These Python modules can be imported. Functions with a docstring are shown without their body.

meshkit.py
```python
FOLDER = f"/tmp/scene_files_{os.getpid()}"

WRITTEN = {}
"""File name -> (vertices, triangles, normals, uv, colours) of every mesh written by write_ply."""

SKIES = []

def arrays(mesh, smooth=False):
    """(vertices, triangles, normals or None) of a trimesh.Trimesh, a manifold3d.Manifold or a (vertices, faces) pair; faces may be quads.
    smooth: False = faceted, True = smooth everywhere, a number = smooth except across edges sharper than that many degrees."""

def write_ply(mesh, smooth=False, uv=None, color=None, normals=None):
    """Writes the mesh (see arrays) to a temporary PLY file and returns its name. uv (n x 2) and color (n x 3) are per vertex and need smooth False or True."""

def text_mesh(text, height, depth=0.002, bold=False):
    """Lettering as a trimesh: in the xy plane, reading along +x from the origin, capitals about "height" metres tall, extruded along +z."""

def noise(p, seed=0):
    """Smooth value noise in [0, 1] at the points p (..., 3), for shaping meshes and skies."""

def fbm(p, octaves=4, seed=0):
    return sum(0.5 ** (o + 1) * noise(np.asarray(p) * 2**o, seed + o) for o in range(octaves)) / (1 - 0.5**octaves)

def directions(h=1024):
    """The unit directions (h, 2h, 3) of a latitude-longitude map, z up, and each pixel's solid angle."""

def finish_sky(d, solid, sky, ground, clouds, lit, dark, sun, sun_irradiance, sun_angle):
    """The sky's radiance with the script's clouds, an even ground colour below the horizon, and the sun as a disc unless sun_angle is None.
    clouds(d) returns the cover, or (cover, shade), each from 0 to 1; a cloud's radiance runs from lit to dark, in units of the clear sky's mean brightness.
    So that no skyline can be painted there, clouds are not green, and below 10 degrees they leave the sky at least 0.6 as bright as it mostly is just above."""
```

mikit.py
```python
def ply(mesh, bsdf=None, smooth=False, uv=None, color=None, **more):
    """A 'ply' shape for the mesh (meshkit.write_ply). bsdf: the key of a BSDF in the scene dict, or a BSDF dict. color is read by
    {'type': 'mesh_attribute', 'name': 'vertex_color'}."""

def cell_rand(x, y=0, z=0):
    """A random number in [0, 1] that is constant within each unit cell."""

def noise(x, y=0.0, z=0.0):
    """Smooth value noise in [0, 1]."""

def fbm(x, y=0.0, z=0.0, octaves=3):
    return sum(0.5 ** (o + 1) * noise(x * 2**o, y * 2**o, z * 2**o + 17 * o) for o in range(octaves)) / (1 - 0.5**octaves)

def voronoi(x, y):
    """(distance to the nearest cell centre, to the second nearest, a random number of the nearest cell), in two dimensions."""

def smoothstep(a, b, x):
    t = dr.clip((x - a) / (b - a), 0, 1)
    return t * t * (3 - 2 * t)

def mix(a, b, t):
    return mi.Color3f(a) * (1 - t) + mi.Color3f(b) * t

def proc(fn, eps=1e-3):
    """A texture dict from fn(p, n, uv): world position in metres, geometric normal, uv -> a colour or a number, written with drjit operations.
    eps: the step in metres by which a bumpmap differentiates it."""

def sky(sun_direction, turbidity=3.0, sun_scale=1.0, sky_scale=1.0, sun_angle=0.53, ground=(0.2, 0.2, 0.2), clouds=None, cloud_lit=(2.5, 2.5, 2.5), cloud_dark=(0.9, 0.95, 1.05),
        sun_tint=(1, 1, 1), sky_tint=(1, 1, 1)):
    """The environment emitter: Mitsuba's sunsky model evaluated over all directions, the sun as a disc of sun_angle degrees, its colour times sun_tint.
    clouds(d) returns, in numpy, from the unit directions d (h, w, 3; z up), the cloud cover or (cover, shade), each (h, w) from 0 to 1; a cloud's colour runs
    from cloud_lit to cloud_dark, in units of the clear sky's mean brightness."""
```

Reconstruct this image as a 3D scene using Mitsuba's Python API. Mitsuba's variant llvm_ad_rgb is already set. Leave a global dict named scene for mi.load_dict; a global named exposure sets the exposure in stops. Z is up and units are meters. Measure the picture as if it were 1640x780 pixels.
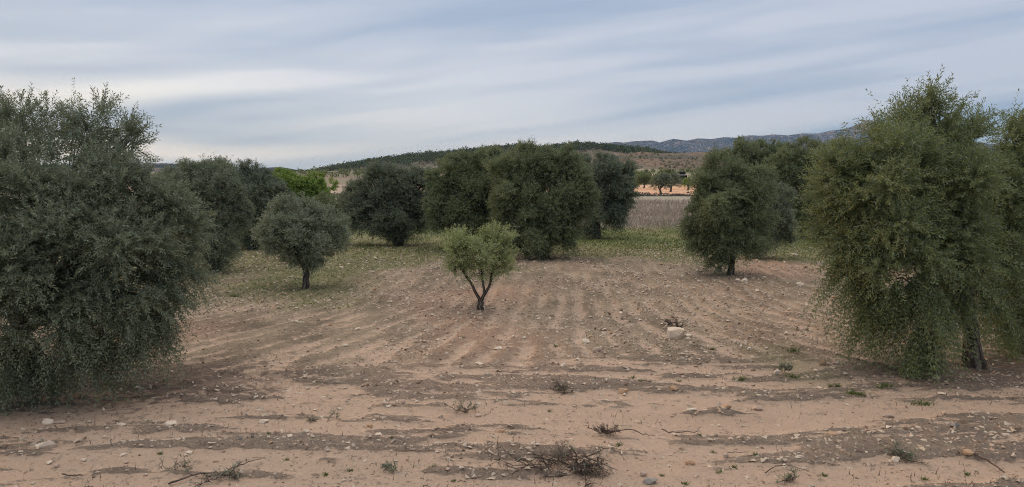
import math, numpy as np, drjit as dr, trimesh, mitsuba as mi, mikit, meshkit

# ---------------------------------------------------------------- camera, sky, exposure
T = mi.ScalarTransform4f
scene, labels = {}, {}
PITCH = math.radians(5.124)
scene['camera'] = {'type': 'perspective', 'fov': 70.0, 'fov_axis': 'x', 'near_clip': 0.1, 'far_clip': 30000.0,
                   'to_world': T().look_at(origin=[0, 0, 3.0], target=[0, math.cos(PITCH), 3.0 - math.sin(PITCH)], up=[0, 0, 1]),
                   'medium': {'type': 'ref', 'id': 'air'}}
exposure = 3.6
SUN = np.array([-0.80, 0.60, 0.17])


def clouds(d):
    """Layered altostratus: long thin bands of thicker and thinner cloud, lit low on the left where the sun stands behind them."""
    up = np.maximum(d[..., 2], 0.0)
    px, py = d[..., 0] / (up + 0.12), d[..., 1] / (up + 0.12)
    az = np.arctan2(d[..., 0], d[..., 1])
    el = np.arcsin(np.clip(up, 0, 1))
    q = np.stack([px * 0.22 + 0.10 * py, py * 0.95 - 0.30 * px, px * 0 + 3.1], -1)
    warp = meshkit.fbm(q * 0.8 + 5.0, 3, 4) - 0.5
    q[..., 1] += 1.3 * warp
    band = meshkit.fbm(q, 5, 7)
    q2 = np.stack([az * 1.5 + 4.0, el * 24.0 - az * 1.9, az * 0 + 8.0], -1)
    q2[..., 1] += 2.0 * (meshkit.fbm(q2 * np.array([1.0, 0.35, 1.0]), 3, 31) - 0.5)
    low = 0.75 * meshkit.fbm(q2, 6, 12) + 0.25 * meshkit.fbm(q2 * np.array([0.6, 0.35, 1.0]) + 20, 3, 18)
    mixn = np.clip((el - 0.20) / 0.25, 0, 1)
    n = low * (1 - mixn) + band * mixn
    streak = np.clip((n - 0.40) / 0.26, 0, 1)
    toward = np.exp(-((az + 0.75) / 0.60) ** 2) * (1 - 0.6 * up)                  # thinner veil towards the sun's side
    left = np.clip(0.5 - az / 1.1, 0, 1)                          # the deck thins out towards the right
    gap = toward * np.exp(-((el - 0.085) / 0.05) ** 2) * np.clip((low - 0.42) / 0.2, 0, 1)
    cover = 0.95 + 0.04 * streak - 0.12 * gap
    # an overcast sky is about three times as bright overhead as at the horizon
    shade = 1.0 - 0.95 * up ** 2.0 - (0.165 + 0.11 * left) * streak ** 1.2 * (1 - 0.6 * up) - 0.07 * toward
    return np.clip(cover, 0, 1), np.clip(shade, 0, 1)


scene['sky'] = mikit.sky(SUN, turbidity=3, sun_scale=0.12, sky_scale=1.0, sun_angle=12, clouds=clouds, ground=(0.22, 0.17, 0.13),
                         cloud_lit=(3.30, 3.02, 2.72), cloud_dark=(0.34, 0.54, 0.90), sun_tint=(1.0, 0.86, 0.68))
labels['sky'] = {'kind': 'structure'}

# ---------------------------------------------------------------- helpers
rngs = lambda seed: np.random.default_rng(seed)


def ref(k): return {'type': 'ref', 'id': k}


def rgb(*c): return {'type': 'rgb', 'value': list(c)}


def tag(key, label=None, category=None, group=None, kind=None):
    labels[key] = {k: v for k, v in dict(label=label, category=category, group=group, kind=kind).items() if v}


COUNT = {}


def key_for(name):
    n = COUNT.get(name, 0)
    COUNT[name] = n + 1
    return name if n == 0 else f'{name}_{n:03d}'


def norm(v): return v / np.maximum(np.linalg.norm(v, axis=-1, keepdims=True), 1e-12)


class NP:
    sin, sqrt, minimum, maximum, exp = np.sin, np.sqrt, np.minimum, np.maximum, np.exp

    @staticmethod
    def noise(x, y=0.0, z=0.0):      # the same numbers as mikit.noise
        x, y, z = np.broadcast_arrays(np.asarray(x, float), y, z)
        return meshkit.noise(np.stack([x, y, z], -1) + 1e6)


class DR:
    sin, sqrt, minimum, maximum, exp = dr.sin, dr.sqrt, dr.minimum, dr.maximum, dr.exp
    noise = staticmethod(mikit.noise)


def fb(B, x, y, z=0.0, o=3):
    return sum(0.5 ** (k + 1) * B.noise(x * 2 ** k, y * 2 ** k, z + 17 * k) for k in range(o)) / (1 - 0.5 ** o)


def sst(B, a, b, x):
    t = B.minimum(B.maximum((x - a) / (b - a), 0.0), 1.0)
    return t * t * (3 - 2 * t)


# ---------------------------------------------------------------- the ground's pattern, shared by its shape and its colour
def field(B, x, y):
    """(sand, soil ridge height 0..1, headland) of the tilled field."""
    w = fb(B, x * 0.35, y * 0.35, 2.0, 2) - 0.5
    edge = 11.1 + 0.5 * B.sin(x * 0.35 + 1.0) + 1.6 * w                      # where the rows turn into the headland
    head = 1.0 - sst(B, -0.7, 0.9, y - edge)
    # rows going away
    t = B.minimum(B.maximum((17.5 - y) / 6.0, 0.0), 1.3)
    u = (x - 0.5 - 0.075 * (y - 12.0) + 0.0014 * (y - 12.0) * (y - 12.0)) / (1.0 + 0.55 * t * t) + 0.35 * w
    rows = 0.5 + 0.5 * B.sin(u * 15.0 + 3.2 * fb(B, x * 0.5, y * 0.18, 5.0, 2))
    blot = fb(B, u * 4.0, y * 1.1, 9.0, 3)
    rows = 0.48 * rows + 1.6 * (blot - 0.37) + 0.10 * (fb(B, x * 0.22, y * 0.2, 19.0, 2) - 0.5) * 4
    rows = B.minimum(B.maximum(rows, 0.0), 1.0)
    # headland strips
    v = y + 0.10 * B.sin(x * 0.5) - 0.03 * x + 0.7 * w
    s = fb(B, x * 0.75, v * 4.2, 13.0, 4)
    wheel = B.exp(-((v - 8.9) / 0.48) * ((v - 8.9) / 0.48)) + B.exp(-((v - 7.15) / 0.42) * ((v - 7.15) / 0.42))
    strips = sst(B, 0.42, 0.66, s - 0.20 * wheel + 0.30 * (fb(B, x * 3.0, y * 9.0, 1.0, 3) - 0.5))
    ridge = rows * (1 - head) + strips * head
    return ridge, head, wheel, edge


def far_rise(B, x, y):
    t = B.minimum(B.maximum(y - 180.0, 0.0) / 470.0, 1.3)
    r = t * B.sqrt(B.sqrt(t)) * 13.0
    return r * (0.55 + 0.45 * sst(B, -250.0, 50.0, x)) * (1.0 - 0.75 * sst(B, 650.0, 1600.0, y))


def height(x, y, fine=True):
    x, y = np.broadcast_arrays(np.asarray(x, float), np.asarray(y, float))
    z = far_rise(NP, x, y) + 0.25 * sst(NP, 116.0, 118.5, y)
    z = z + 0.12 * (fb(NP, x * 0.07, y * 0.07, 30.0, 2) - 0.5) * sst(NP, 6.0, 20.0, y)
    near = 1.0 - sst(NP, 26.0, 42.0, y)
    ridge, head, wheel, edge = field(NP, x, y)
    z = z + near * (ridge * (0.075 - 0.035 * head) - 0.02 * wheel * head)
    if fine:
        rough = near * (0.35 + 0.65 * ridge)
        z = z + rough * 0.055 * (fb(NP, x * 3.1, y * 3.1, 41.0, 3) - 0.5) + rough * 0.05 * np.maximum(NP.noise(x * 7.5, y * 7.5, 50.0) - 0.62, 0) * 2
    return z


def axis(lo, hi, step, out_lo, out_hi, growth):
    a = list(np.arange(lo, hi, step))
    s = step
    while a[-1] < out_hi:
        s *= growth
        a.append(a[-1] + s)
    s = step
    b = [a[0]]
    while b[-1] > out_lo:
        s *= growth
        b.append(b[-1] - s)
    return np.array(b[:0:-1] + a)


def grid_mesh(xs, ys, zf):
    X, Y = np.meshgrid(xs, ys)
    Z = zf(X, Y)
    n, m = len(ys), len(xs)
    i = np.arange(n * m).reshape(n, m)
    q = np.stack([i[:-1, :-1], i[:-1, 1:], i[1:, 1:], i[1:, :-1]], -1).reshape(-1, 4)
    return np.stack([X, Y, Z], -1).reshape(-1, 3), q



# ---------------------------------------------------------------- ground
S_, M_ = (lambda a, b, x: mikit.smoothstep(a, b, x)), mikit.mix


def moss(B, x, y):
    """How much thin green growth covers the soil."""
    n = fb(B, x * 0.45, y * 0.3, 60.0, 3)
    left = sst(B, 0.0, 6.5, -x)
    a = left * sst(B, 13.5, 18.0, y) * 0.85 + sst(B, 21.0, 26.0, y) * 0.55 + sst(B, 26.0, 30.0, y) * 0.5
    a = a + sst(B, 1.5, 4.5, x) * sst(B, 9.0, 10.5, y) * (1 - sst(B, 12.5, 15.0, y)) * 0.50
    return sst(B, 0.62, 0.95, a * 0.62 + n * 0.75 - 0.02) * (1 - sst(B, 42.0, 46.0, y))


def ground_color(p, n, uv):
    x, y = p.x, p.y
    ridge, head, wheel, edge = field(DR, x, y)
    g1 = mikit.fbm(x * 9.0, y * 9.0, 3.0, 3)
    g2 = mikit.fbm(x * 55.0, y * 55.0, 7.0, 2)
    mid = mikit.fbm(x * 1.3, y * 0.9, 11.0, 3)
    sand = M_((0.310, 0.226, 0.167), (0.370, 0.274, 0.206), 0.6 * mid + 0.4 * g1) * (0.84 + 0.32 * g2)
    soil = M_((0.134, 0.107, 0.078), (0.240, 0.186, 0.132), S_(0.28, 0.72, 0.6 * mid + 0.4 * g1)) * (0.72 + 0.56 * g2)
    red = S_(0.55, 0.85, mikit.fbm(x * 0.33 + 0.2, y * 0.22 + 1.0, 21.0, 2) + 0.34 * dr.exp(-dr.square((x + 0.9) / 1.3) - dr.square((y - 14.0) / 3.2)))
    soil = M_(soil, mi.Color3f(0.30, 0.178, 0.13) * (0.8 + 0.4 * g2), red * 0.45)
    dark = M_((0.095, 0.075, 0.064), (0.195, 0.150, 0.123), g2)
    soil = soil * (1 - head) + M_(dark, soil, 0.25 + 0.3 * g1) * head
    cover = S_(0.20, 0.42, ridge + 1.0 * (g1 - 0.5) + 0.7 * (g2 - 0.5))
    far = S_(11.8, 21.0, y)
    base = M_(sand, soil, dr.maximum(cover, far * 0.80))
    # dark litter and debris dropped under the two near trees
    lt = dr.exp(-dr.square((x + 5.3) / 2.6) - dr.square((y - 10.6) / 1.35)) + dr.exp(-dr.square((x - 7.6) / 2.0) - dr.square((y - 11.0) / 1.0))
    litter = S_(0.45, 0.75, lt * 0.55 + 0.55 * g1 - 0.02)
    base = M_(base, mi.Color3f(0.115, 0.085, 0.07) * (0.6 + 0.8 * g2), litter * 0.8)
    mo = moss(DR, x, y)
    base = M_(base, M_((0.085, 0.112, 0.042), (0.145, 0.148, 0.066), g1), mo * (0.35 + 0.55 * g2))
    # the strip of grass, the grey weed field, the orange field and the terraces behind
    gr = S_(29.0, 34.0, y + 9.0 * (mid - 0.5)) * S_(0.22, 0.50, mikit.fbm(x * 0.4, y * 0.25, 33.0, 3))
    base = M_(base, M_((0.075, 0.105, 0.038), (0.15, 0.15, 0.07), mid), gr)
    weed = S_(42.0, 50.0, y + 6.0 * (mid - 0.5))
    base = M_(base, M_((0.22, 0.19, 0.165), (0.29, 0.245, 0.205), mikit.fbm(x * 0.5, y * 0.12, 2.0, 3)), weed)
    fg = S_(80.0, 100.0, y + 24.0 * (mikit.fbm(x * 0.1, y * 0.05, 3.0, 3) - 0.5))
    base = M_(base, M_((0.165, 0.16, 0.115), (0.23, 0.205, 0.155), mid), fg * 0.8)
    orange = S_(117.0, 118.5, y) * S_(0.25, 0.45, mikit.fbm(x * 0.09, y * 0.035, 17.0, 3) + 0.1)
    west = S_(10.0, -10.0, x)
    ofield = M_((0.36, 0.19, 0.11), (0.40, 0.26, 0.165), S_(0.35, 0.65, mikit.fbm(x * 0.03, y * 0.12, 5.0, 3)))
    ofield = M_(ofield, M_((0.20, 0.17, 0.14), (0.27, 0.225, 0.175), mid), west * 0.85)
    base = M_(base, ofield, orange)
    b = y + 0.06 * x + 60.0 * (mikit.fbm(x * 0.006, y * 0.006, 8.0, 2) - 0.5)
    r = mikit.cell_rand(dr.floor(b / 42.0), dr.floor((x + 0.3 * y) / 170.0), 3.0)
    ter = M_((0.16, 0.135, 0.105), (0.265, 0.21, 0.155), r)
    ter = ter * (1.0 - 0.28 * west)
    ter = M_(ter, (0.13, 0.145, 0.075), S_(0.62, 0.7, mikit.cell_rand(dr.floor(b / 42.0), dr.floor((x + 0.3 * y) / 170.0), 9.0)))
    ter = M_(ter, (0.10, 0.11, 0.065), S_(0.55, 0.62, mikit.fbm(x * 0.05, y * 0.02, 31.0, 4)) * 0.8)
    ter = M_(ter, mi.Color3f(0.16, 0.125, 0.09), S_(0.86, 0.96, b / 42.0 - dr.floor(b / 42.0)))
    return M_(base, ter, S_(210.0, 240.0, y))


def ground_bump(p, n, uv):
    x, y = p.x, p.y
    ridge, head, wheel, edge = field(DR, x, y)
    k = 0.25 + 0.75 * S_(0.15, 0.45, ridge)
    return k * (0.020 * mikit.fbm(x * 16.0, y * 16.0, 3.0, 3) + 0.010 * mikit.noise(x * 60.0, y * 60.0, 1.0)) * (1 - S_(60.0, 120.0, y))


scene['ground_material'] = {'type': 'bumpmap', 'arbitrary': mikit.proc(ground_bump, 0.004), 'scale': 1.0,
                            'bsdf': {'type': 'principled', 'base_color': mikit.proc(ground_color), 'roughness': 0.95, 'specular': 0.15}}
gx = axis(-8.5, 8.5, 0.07, -9000, 9000, 1.07)
gy = np.concatenate([axis(6.4, 14.0, 0.06, -60, 15000, 1.03)])
gv, gq = grid_mesh(gx, gy, height)
scene['ground'] = mikit.ply((gv, gq), 'ground_material', smooth=True, uv=gv[:, :2])
tag('ground', 'tilled stony reddish field with sandy headland track and dry fields behind', kind='structure')

# ---------------------------------------------------------------- hills and mountains
PINE, BARE, MOUNT, LEFT = \
    [(-290.94, 1.47), (-260.19, 6.05), (-229.51, 9.1), (-198.77, 15.94), (-168.1, 21.27), (-129.84, 25.82), (-91.62, 29.61), (-61.06, 32.65), (-30.52, 34.92), (0.0, 37.95), (30.52, 36.44), (61.02, 38.71), (91.5, 42.49), (122.04, 39.46), (152.6, 35.68), (183.23, 29.61), (229.25, 20.51), (290.67, 10.62)],\
    [(60.77, 7.95), (82.75, 18.93), (99.24, 23.32), (112.98, 26.05), (132.3, 24.41), (154.33, 24.96), (181.86, 26.05), (209.4, 26.6), (242.43, 27.7), (281.06, 26.05), (319.81, 22.22), (375.29, 15.64), (453.0, 8.5)],\
    [(203.78, 119.7), (407.03, 205.7), (559.16, 266.27), (711.44, 286.44), (838.3, 301.56), (914.57, 296.52), (1015.96, 311.63), (1142.87, 316.67), (1209.27, 296.52), (1310.29, 326.74), (1422.35, 311.63), (1513.38, 329.25), (1625.29, 321.7), (1726.48, 336.8), (1828.18, 331.77), (1929.16, 351.9), (2030.85, 346.86), (2131.99, 359.44), (2243.92, 351.9), (2360.15, 366.98), (2487.13, 364.47), (2587.77, 387.09), (2688.84, 397.14), (2789.05, 427.26), (2853.68, 457.36), (2903.82, 469.89), (2949.98, 457.36), (3017.7, 417.22), (3146.15, 382.06), (3350.14, 361.95), (3554.53, 336.8), (3760.2, 291.48), (4169.23, 251.14), (4783.7, 190.54), (5502.01, 119.7)],\
    [(-2031.91, 40.4), (-1677.9, 51.38), (-1412.75, 55.77), (-1225.12, 55.77), (-1148.04, 51.38), (-1059.97, 44.79), (-994.02, 36.0), (-927.75, 36.0), (-883.44, 40.4), (-828.16, 42.59), (-790.8, 36.0), (-755.74, 25.01), (-707.34, 16.21), (-619.11, 7.4)]


def hill_height(prof, D, front, back, amp, freq, seed, foot=0.0):
    px, pz = np.array(prof).T

    def f(X, Y):
        w = 0.12 * front * (fb(NP, X * freq * 0.3, Y * freq * 0.3, seed, 2) - 0.5)
        t = (Y + w - D) / np.where(Y + w < D, front, back)
        s = np.clip(1 - np.abs(t), 0, 1)
        shape = s * s * (3 - 2 * s) * 0.55 + s * 0.45
        crest = np.interp(X, px, pz, left=foot, right=foot)
        rid = np.abs(fb(NP, X * freq, Y * freq * 0.55, seed + 3, 4) - 0.5) * 2
        return crest * shape - amp * rid * shape * np.clip(np.abs(t) * 6, 0, 1) - 6 * (1 - s)
    return f


def add_hill(name, prof, D, front, back, amp, freq, seed, mat, nx, ny, label, foot=0.0):
    px = np.array(prof)[:, 0]
    f = hill_height(prof, D, front, back, amp, freq, seed, foot)
    ys = D + np.concatenate([-front * np.linspace(1.1, 0, ny, endpoint=False) ** 1.25, back * np.linspace(0, 1.1, ny // 3)])
    v, q = grid_mesh(np.linspace(px[0], px[-1], nx), ys, f)
    k = key_for(name)
    scene[k] = mikit.ply((v, q), mat, smooth=True, uv=v[:, :2])
    tag(k, label, kind='structure')
    return f


def scrub_color(p, n, uv):
    x, y, z = p.x, p.y, p.z
    a = mikit.fbm(x * 0.022, y * 0.022, 4.0, 4)
    d = mikit.fbm(x * 0.16, y * 0.16, 1.0, 3)
    c = M_((0.115, 0.108, 0.090), (0.200, 0.172, 0.140), S_(0.3, 0.7, a))
    c = M_(c, (0.22, 0.150, 0.112), S_(0.5, 0.7, mikit.fbm(x * 0.012, z * 0.25, 14.0, 3)) * 0.7)
    t = z / 2.6 + 1.4 * (a - 0.5)
    c = M_(c, mi.Color3f(0.13, 0.11, 0.08), S_(0.72, 0.9, t - dr.floor(t)) * 0.55)
    return M_(c, (0.085, 0.095, 0.055), S_(0.5, 0.66, d) * 0.5)


def mount_color(p, n, uv):
    x, y, z = p.x, p.y, p.z
    a = mikit.fbm(x * 0.004, y * 0.004, z * 0.01, 4)
    d = mikit.fbm(x * 0.03, y * 0.03, z * 0.03, 3)
    c = M_((0.030, 0.038, 0.040), (0.060, 0.062, 0.062), S_(0.35, 0.65, a))
    rock = S_(0.45, 0.62, d + 0.5 * S_(300.0, 460.0, z) * a + 0.35 * S_(0.80, 0.55, n.z) - 0.1)
    return M_(c, (0.20, 0.150, 0.130), rock * 0.7)


scene['scrub_material'] = {'type': 'diffuse', 'reflectance': mikit.proc(scrub_color)}
scene['mount_material'] = {'type': 'diffuse', 'reflectance': mikit.proc(mount_color)}
pine_h = add_hill('hill', PINE, 900, 330, 500, 5.0, 0.012, 5, 'scrub_material', 260, 90, 'long grey-brown hill with a dark belt of pines along its crest')
bare_h = add_hill('hill', BARE, 650, 260, 500, 3.0, 0.016, 9, 'scrub_material', 220, 80, 'low bare brown hill with scrub and old terraces, in front of the mountains')
add_hill('mountain', MOUNT, 6000, 1800, 2500, 120.0, 0.0016, 15, 'mount_material', 330, 80, 'long blue-grey mountain ridge with a reddish rocky peak on the right')
add_hill('hill', LEFT, 2600, 800, 900, 14.0, 0.004, 22, 'mount_material', 220, 60, 'distant blue flat-topped hill behind the trees on the left')

# ---------------------------------------------------------------- air
scene['air'] = {'type': 'homogeneous', 'albedo': rgb(0.90, 0.95, 0.99), 'sigma_t': rgb(0.000022, 0.000034, 0.000056)}
scene['haze'] = {'type': 'cube', 'to_world': T().translate([0, 3000, 310]).scale([9600, 13000, 330]), 'bsdf': {'type': 'null'}, 'interior': ref('air')}
tag('haze', 'thin blue haze over the distant hills', kind='stuff')

# ---------------------------------------------------------------- bark and leaves
def bark_color(p, n, uv):
    g = mikit.fbm(uv.x * 3.0, uv.y * 14.0, 1.0, 3)
    return M_((0.040, 0.033, 0.027), (0.190, 0.162, 0.135), S_(0.3, 0.75, g))


def bark_bump(p, n, uv):
    return 0.018 * mikit.fbm(uv.x * 3.5, uv.y * 9.0, 4.0, 3)


scene['bark_material'] = {'type': 'bumpmap', 'arbitrary': mikit.proc(bark_bump, 0.004), 'scale': 1.0,
                          'bsdf': {'type': 'diffuse', 'reflectance': mikit.proc(bark_color)}}


def leaf_material(name, dark, light, old, under, rough=0.55, spec=0.22):
    """Thin leaves that let some light through; about a third of them show their paler underside, a few are old and yellow."""
    def tone(p, n, uv):
        x = uv.x * 2.0 - dr.floor(uv.x * 2.0)
        c = M_(dark, light, 0.55 * x + 0.45 * uv.y)
        c = M_(c, mi.Color3f(under) * (0.8 + 0.4 * x), S_(0.62, 0.66, uv.x))
        return dr.minimum(1.25 * M_(c, old, S_(0.90, 0.97, x) * 0.8), 1.0)

    scene[name] = {'type': 'principledthin', 'base_color': mikit.proc(tone), 'roughness': rough, 'diff_trans': 0.62, 'eta': 1.3}


leaf_material('leaf_olive', (0.090, 0.120, 0.060), (0.196, 0.230, 0.116), (0.242, 0.210, 0.098), (0.175, 0.206, 0.140))
leaf_material('leaf_weeping', (0.100, 0.132, 0.056), (0.208, 0.240, 0.106), (0.250, 0.225, 0.098), (0.170, 0.208, 0.135))
leaf_material('leaf_grey', (0.098, 0.122, 0.078), (0.188, 0.217, 0.142), (0.200, 0.190, 0.115), (0.185, 0.218, 0.165))
leaf_material('leaf_silver', (0.116, 0.142, 0.088), (0.223, 0.252, 0.165), (0.242, 0.230, 0.159), (0.233, 0.265, 0.213))
leaf_material('leaf_dark', (0.089, 0.115, 0.075), (0.175, 0.206, 0.132), (0.165, 0.160, 0.098), (0.160, 0.190, 0.159))
leaf_material('leaf_young', (0.179, 0.215, 0.085), (0.320, 0.360, 0.159), (0.320, 0.310, 0.171), (0.281, 0.320, 0.201))
leaf_material('leaf_bright', (0.112, 0.178, 0.038), (0.218, 0.290, 0.068), (0.27, 0.31, 0.08), (0.20, 0.28, 0.09), 0.5, 0.25)


def tube(points, radii, sides=8, bumps=0.0, seed=0):
    p = np.asarray(points, float)
    r = np.asarray(radii, float)
    t = norm(np.gradient(p, axis=0))
    a = norm(np.cross(t, np.array([0.31, 0.9, 0.17])))
    b = np.cross(t, a)
    ang = np.arange(sides + 1) * 2 * np.pi / sides
    ring = np.cos(ang)[None, :, None] * a[:, None] + np.sin(ang)[None, :, None] * b[:, None]
    rr = r[:, None] * np.ones(sides + 1)
    if bumps:
        q = np.stack([np.cos(ang)[None] * 1.6 + 0 * r[:, None], np.sin(ang)[None] * 1.6 + 0 * r[:, None], np.cumsum(np.r_[0, np.linalg.norm(np.diff(p, axis=0), axis=1)])[:, None] * 1.5 + 0 * ang], -1)
        rr = rr * (1 + bumps * 2 * (meshkit.fbm(q + seed * 7.3 + 50, 3, seed) - 0.5))
    v = p[:, None] + ring * rr[..., None]
    m, s = len(p), sides + 1
    i = np.arange(m * s).reshape(m, s)
    f = np.stack([i[:-1, :-1], i[:-1, 1:], i[1:, 1:], i[1:, :-1]], -1).reshape(-1, 4)
    length = np.cumsum(np.r_[0, np.linalg.norm(np.diff(p, axis=0), axis=1)])
    uv = np.stack([length[:, None] + 0 * ang, ang[None] / (2 * np.pi) + 0 * length[:, None]], -1).reshape(-1, 2)
    return v.reshape(-1, 3), f, uv


def join(parts):
    at, vs, fs, us = 0, [], [], []
    for v, f, u in parts:
        vs.append(v); fs.append(f + at); us.append(u); at += len(v)
    return np.vstack(vs), np.vstack(fs), np.vstack(us)


def curve(a, b, bend, n=7, rng=None, wob=0.0):
    s = np.linspace(0, 1, n)[:, None]
    p = a + (b - a) * s + np.asarray(bend) * (s * (1 - s) * 4)
    if rng is not None:
        p[1:-1] += rng.normal(0, wob, (n - 2, 3))
    return p


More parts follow.
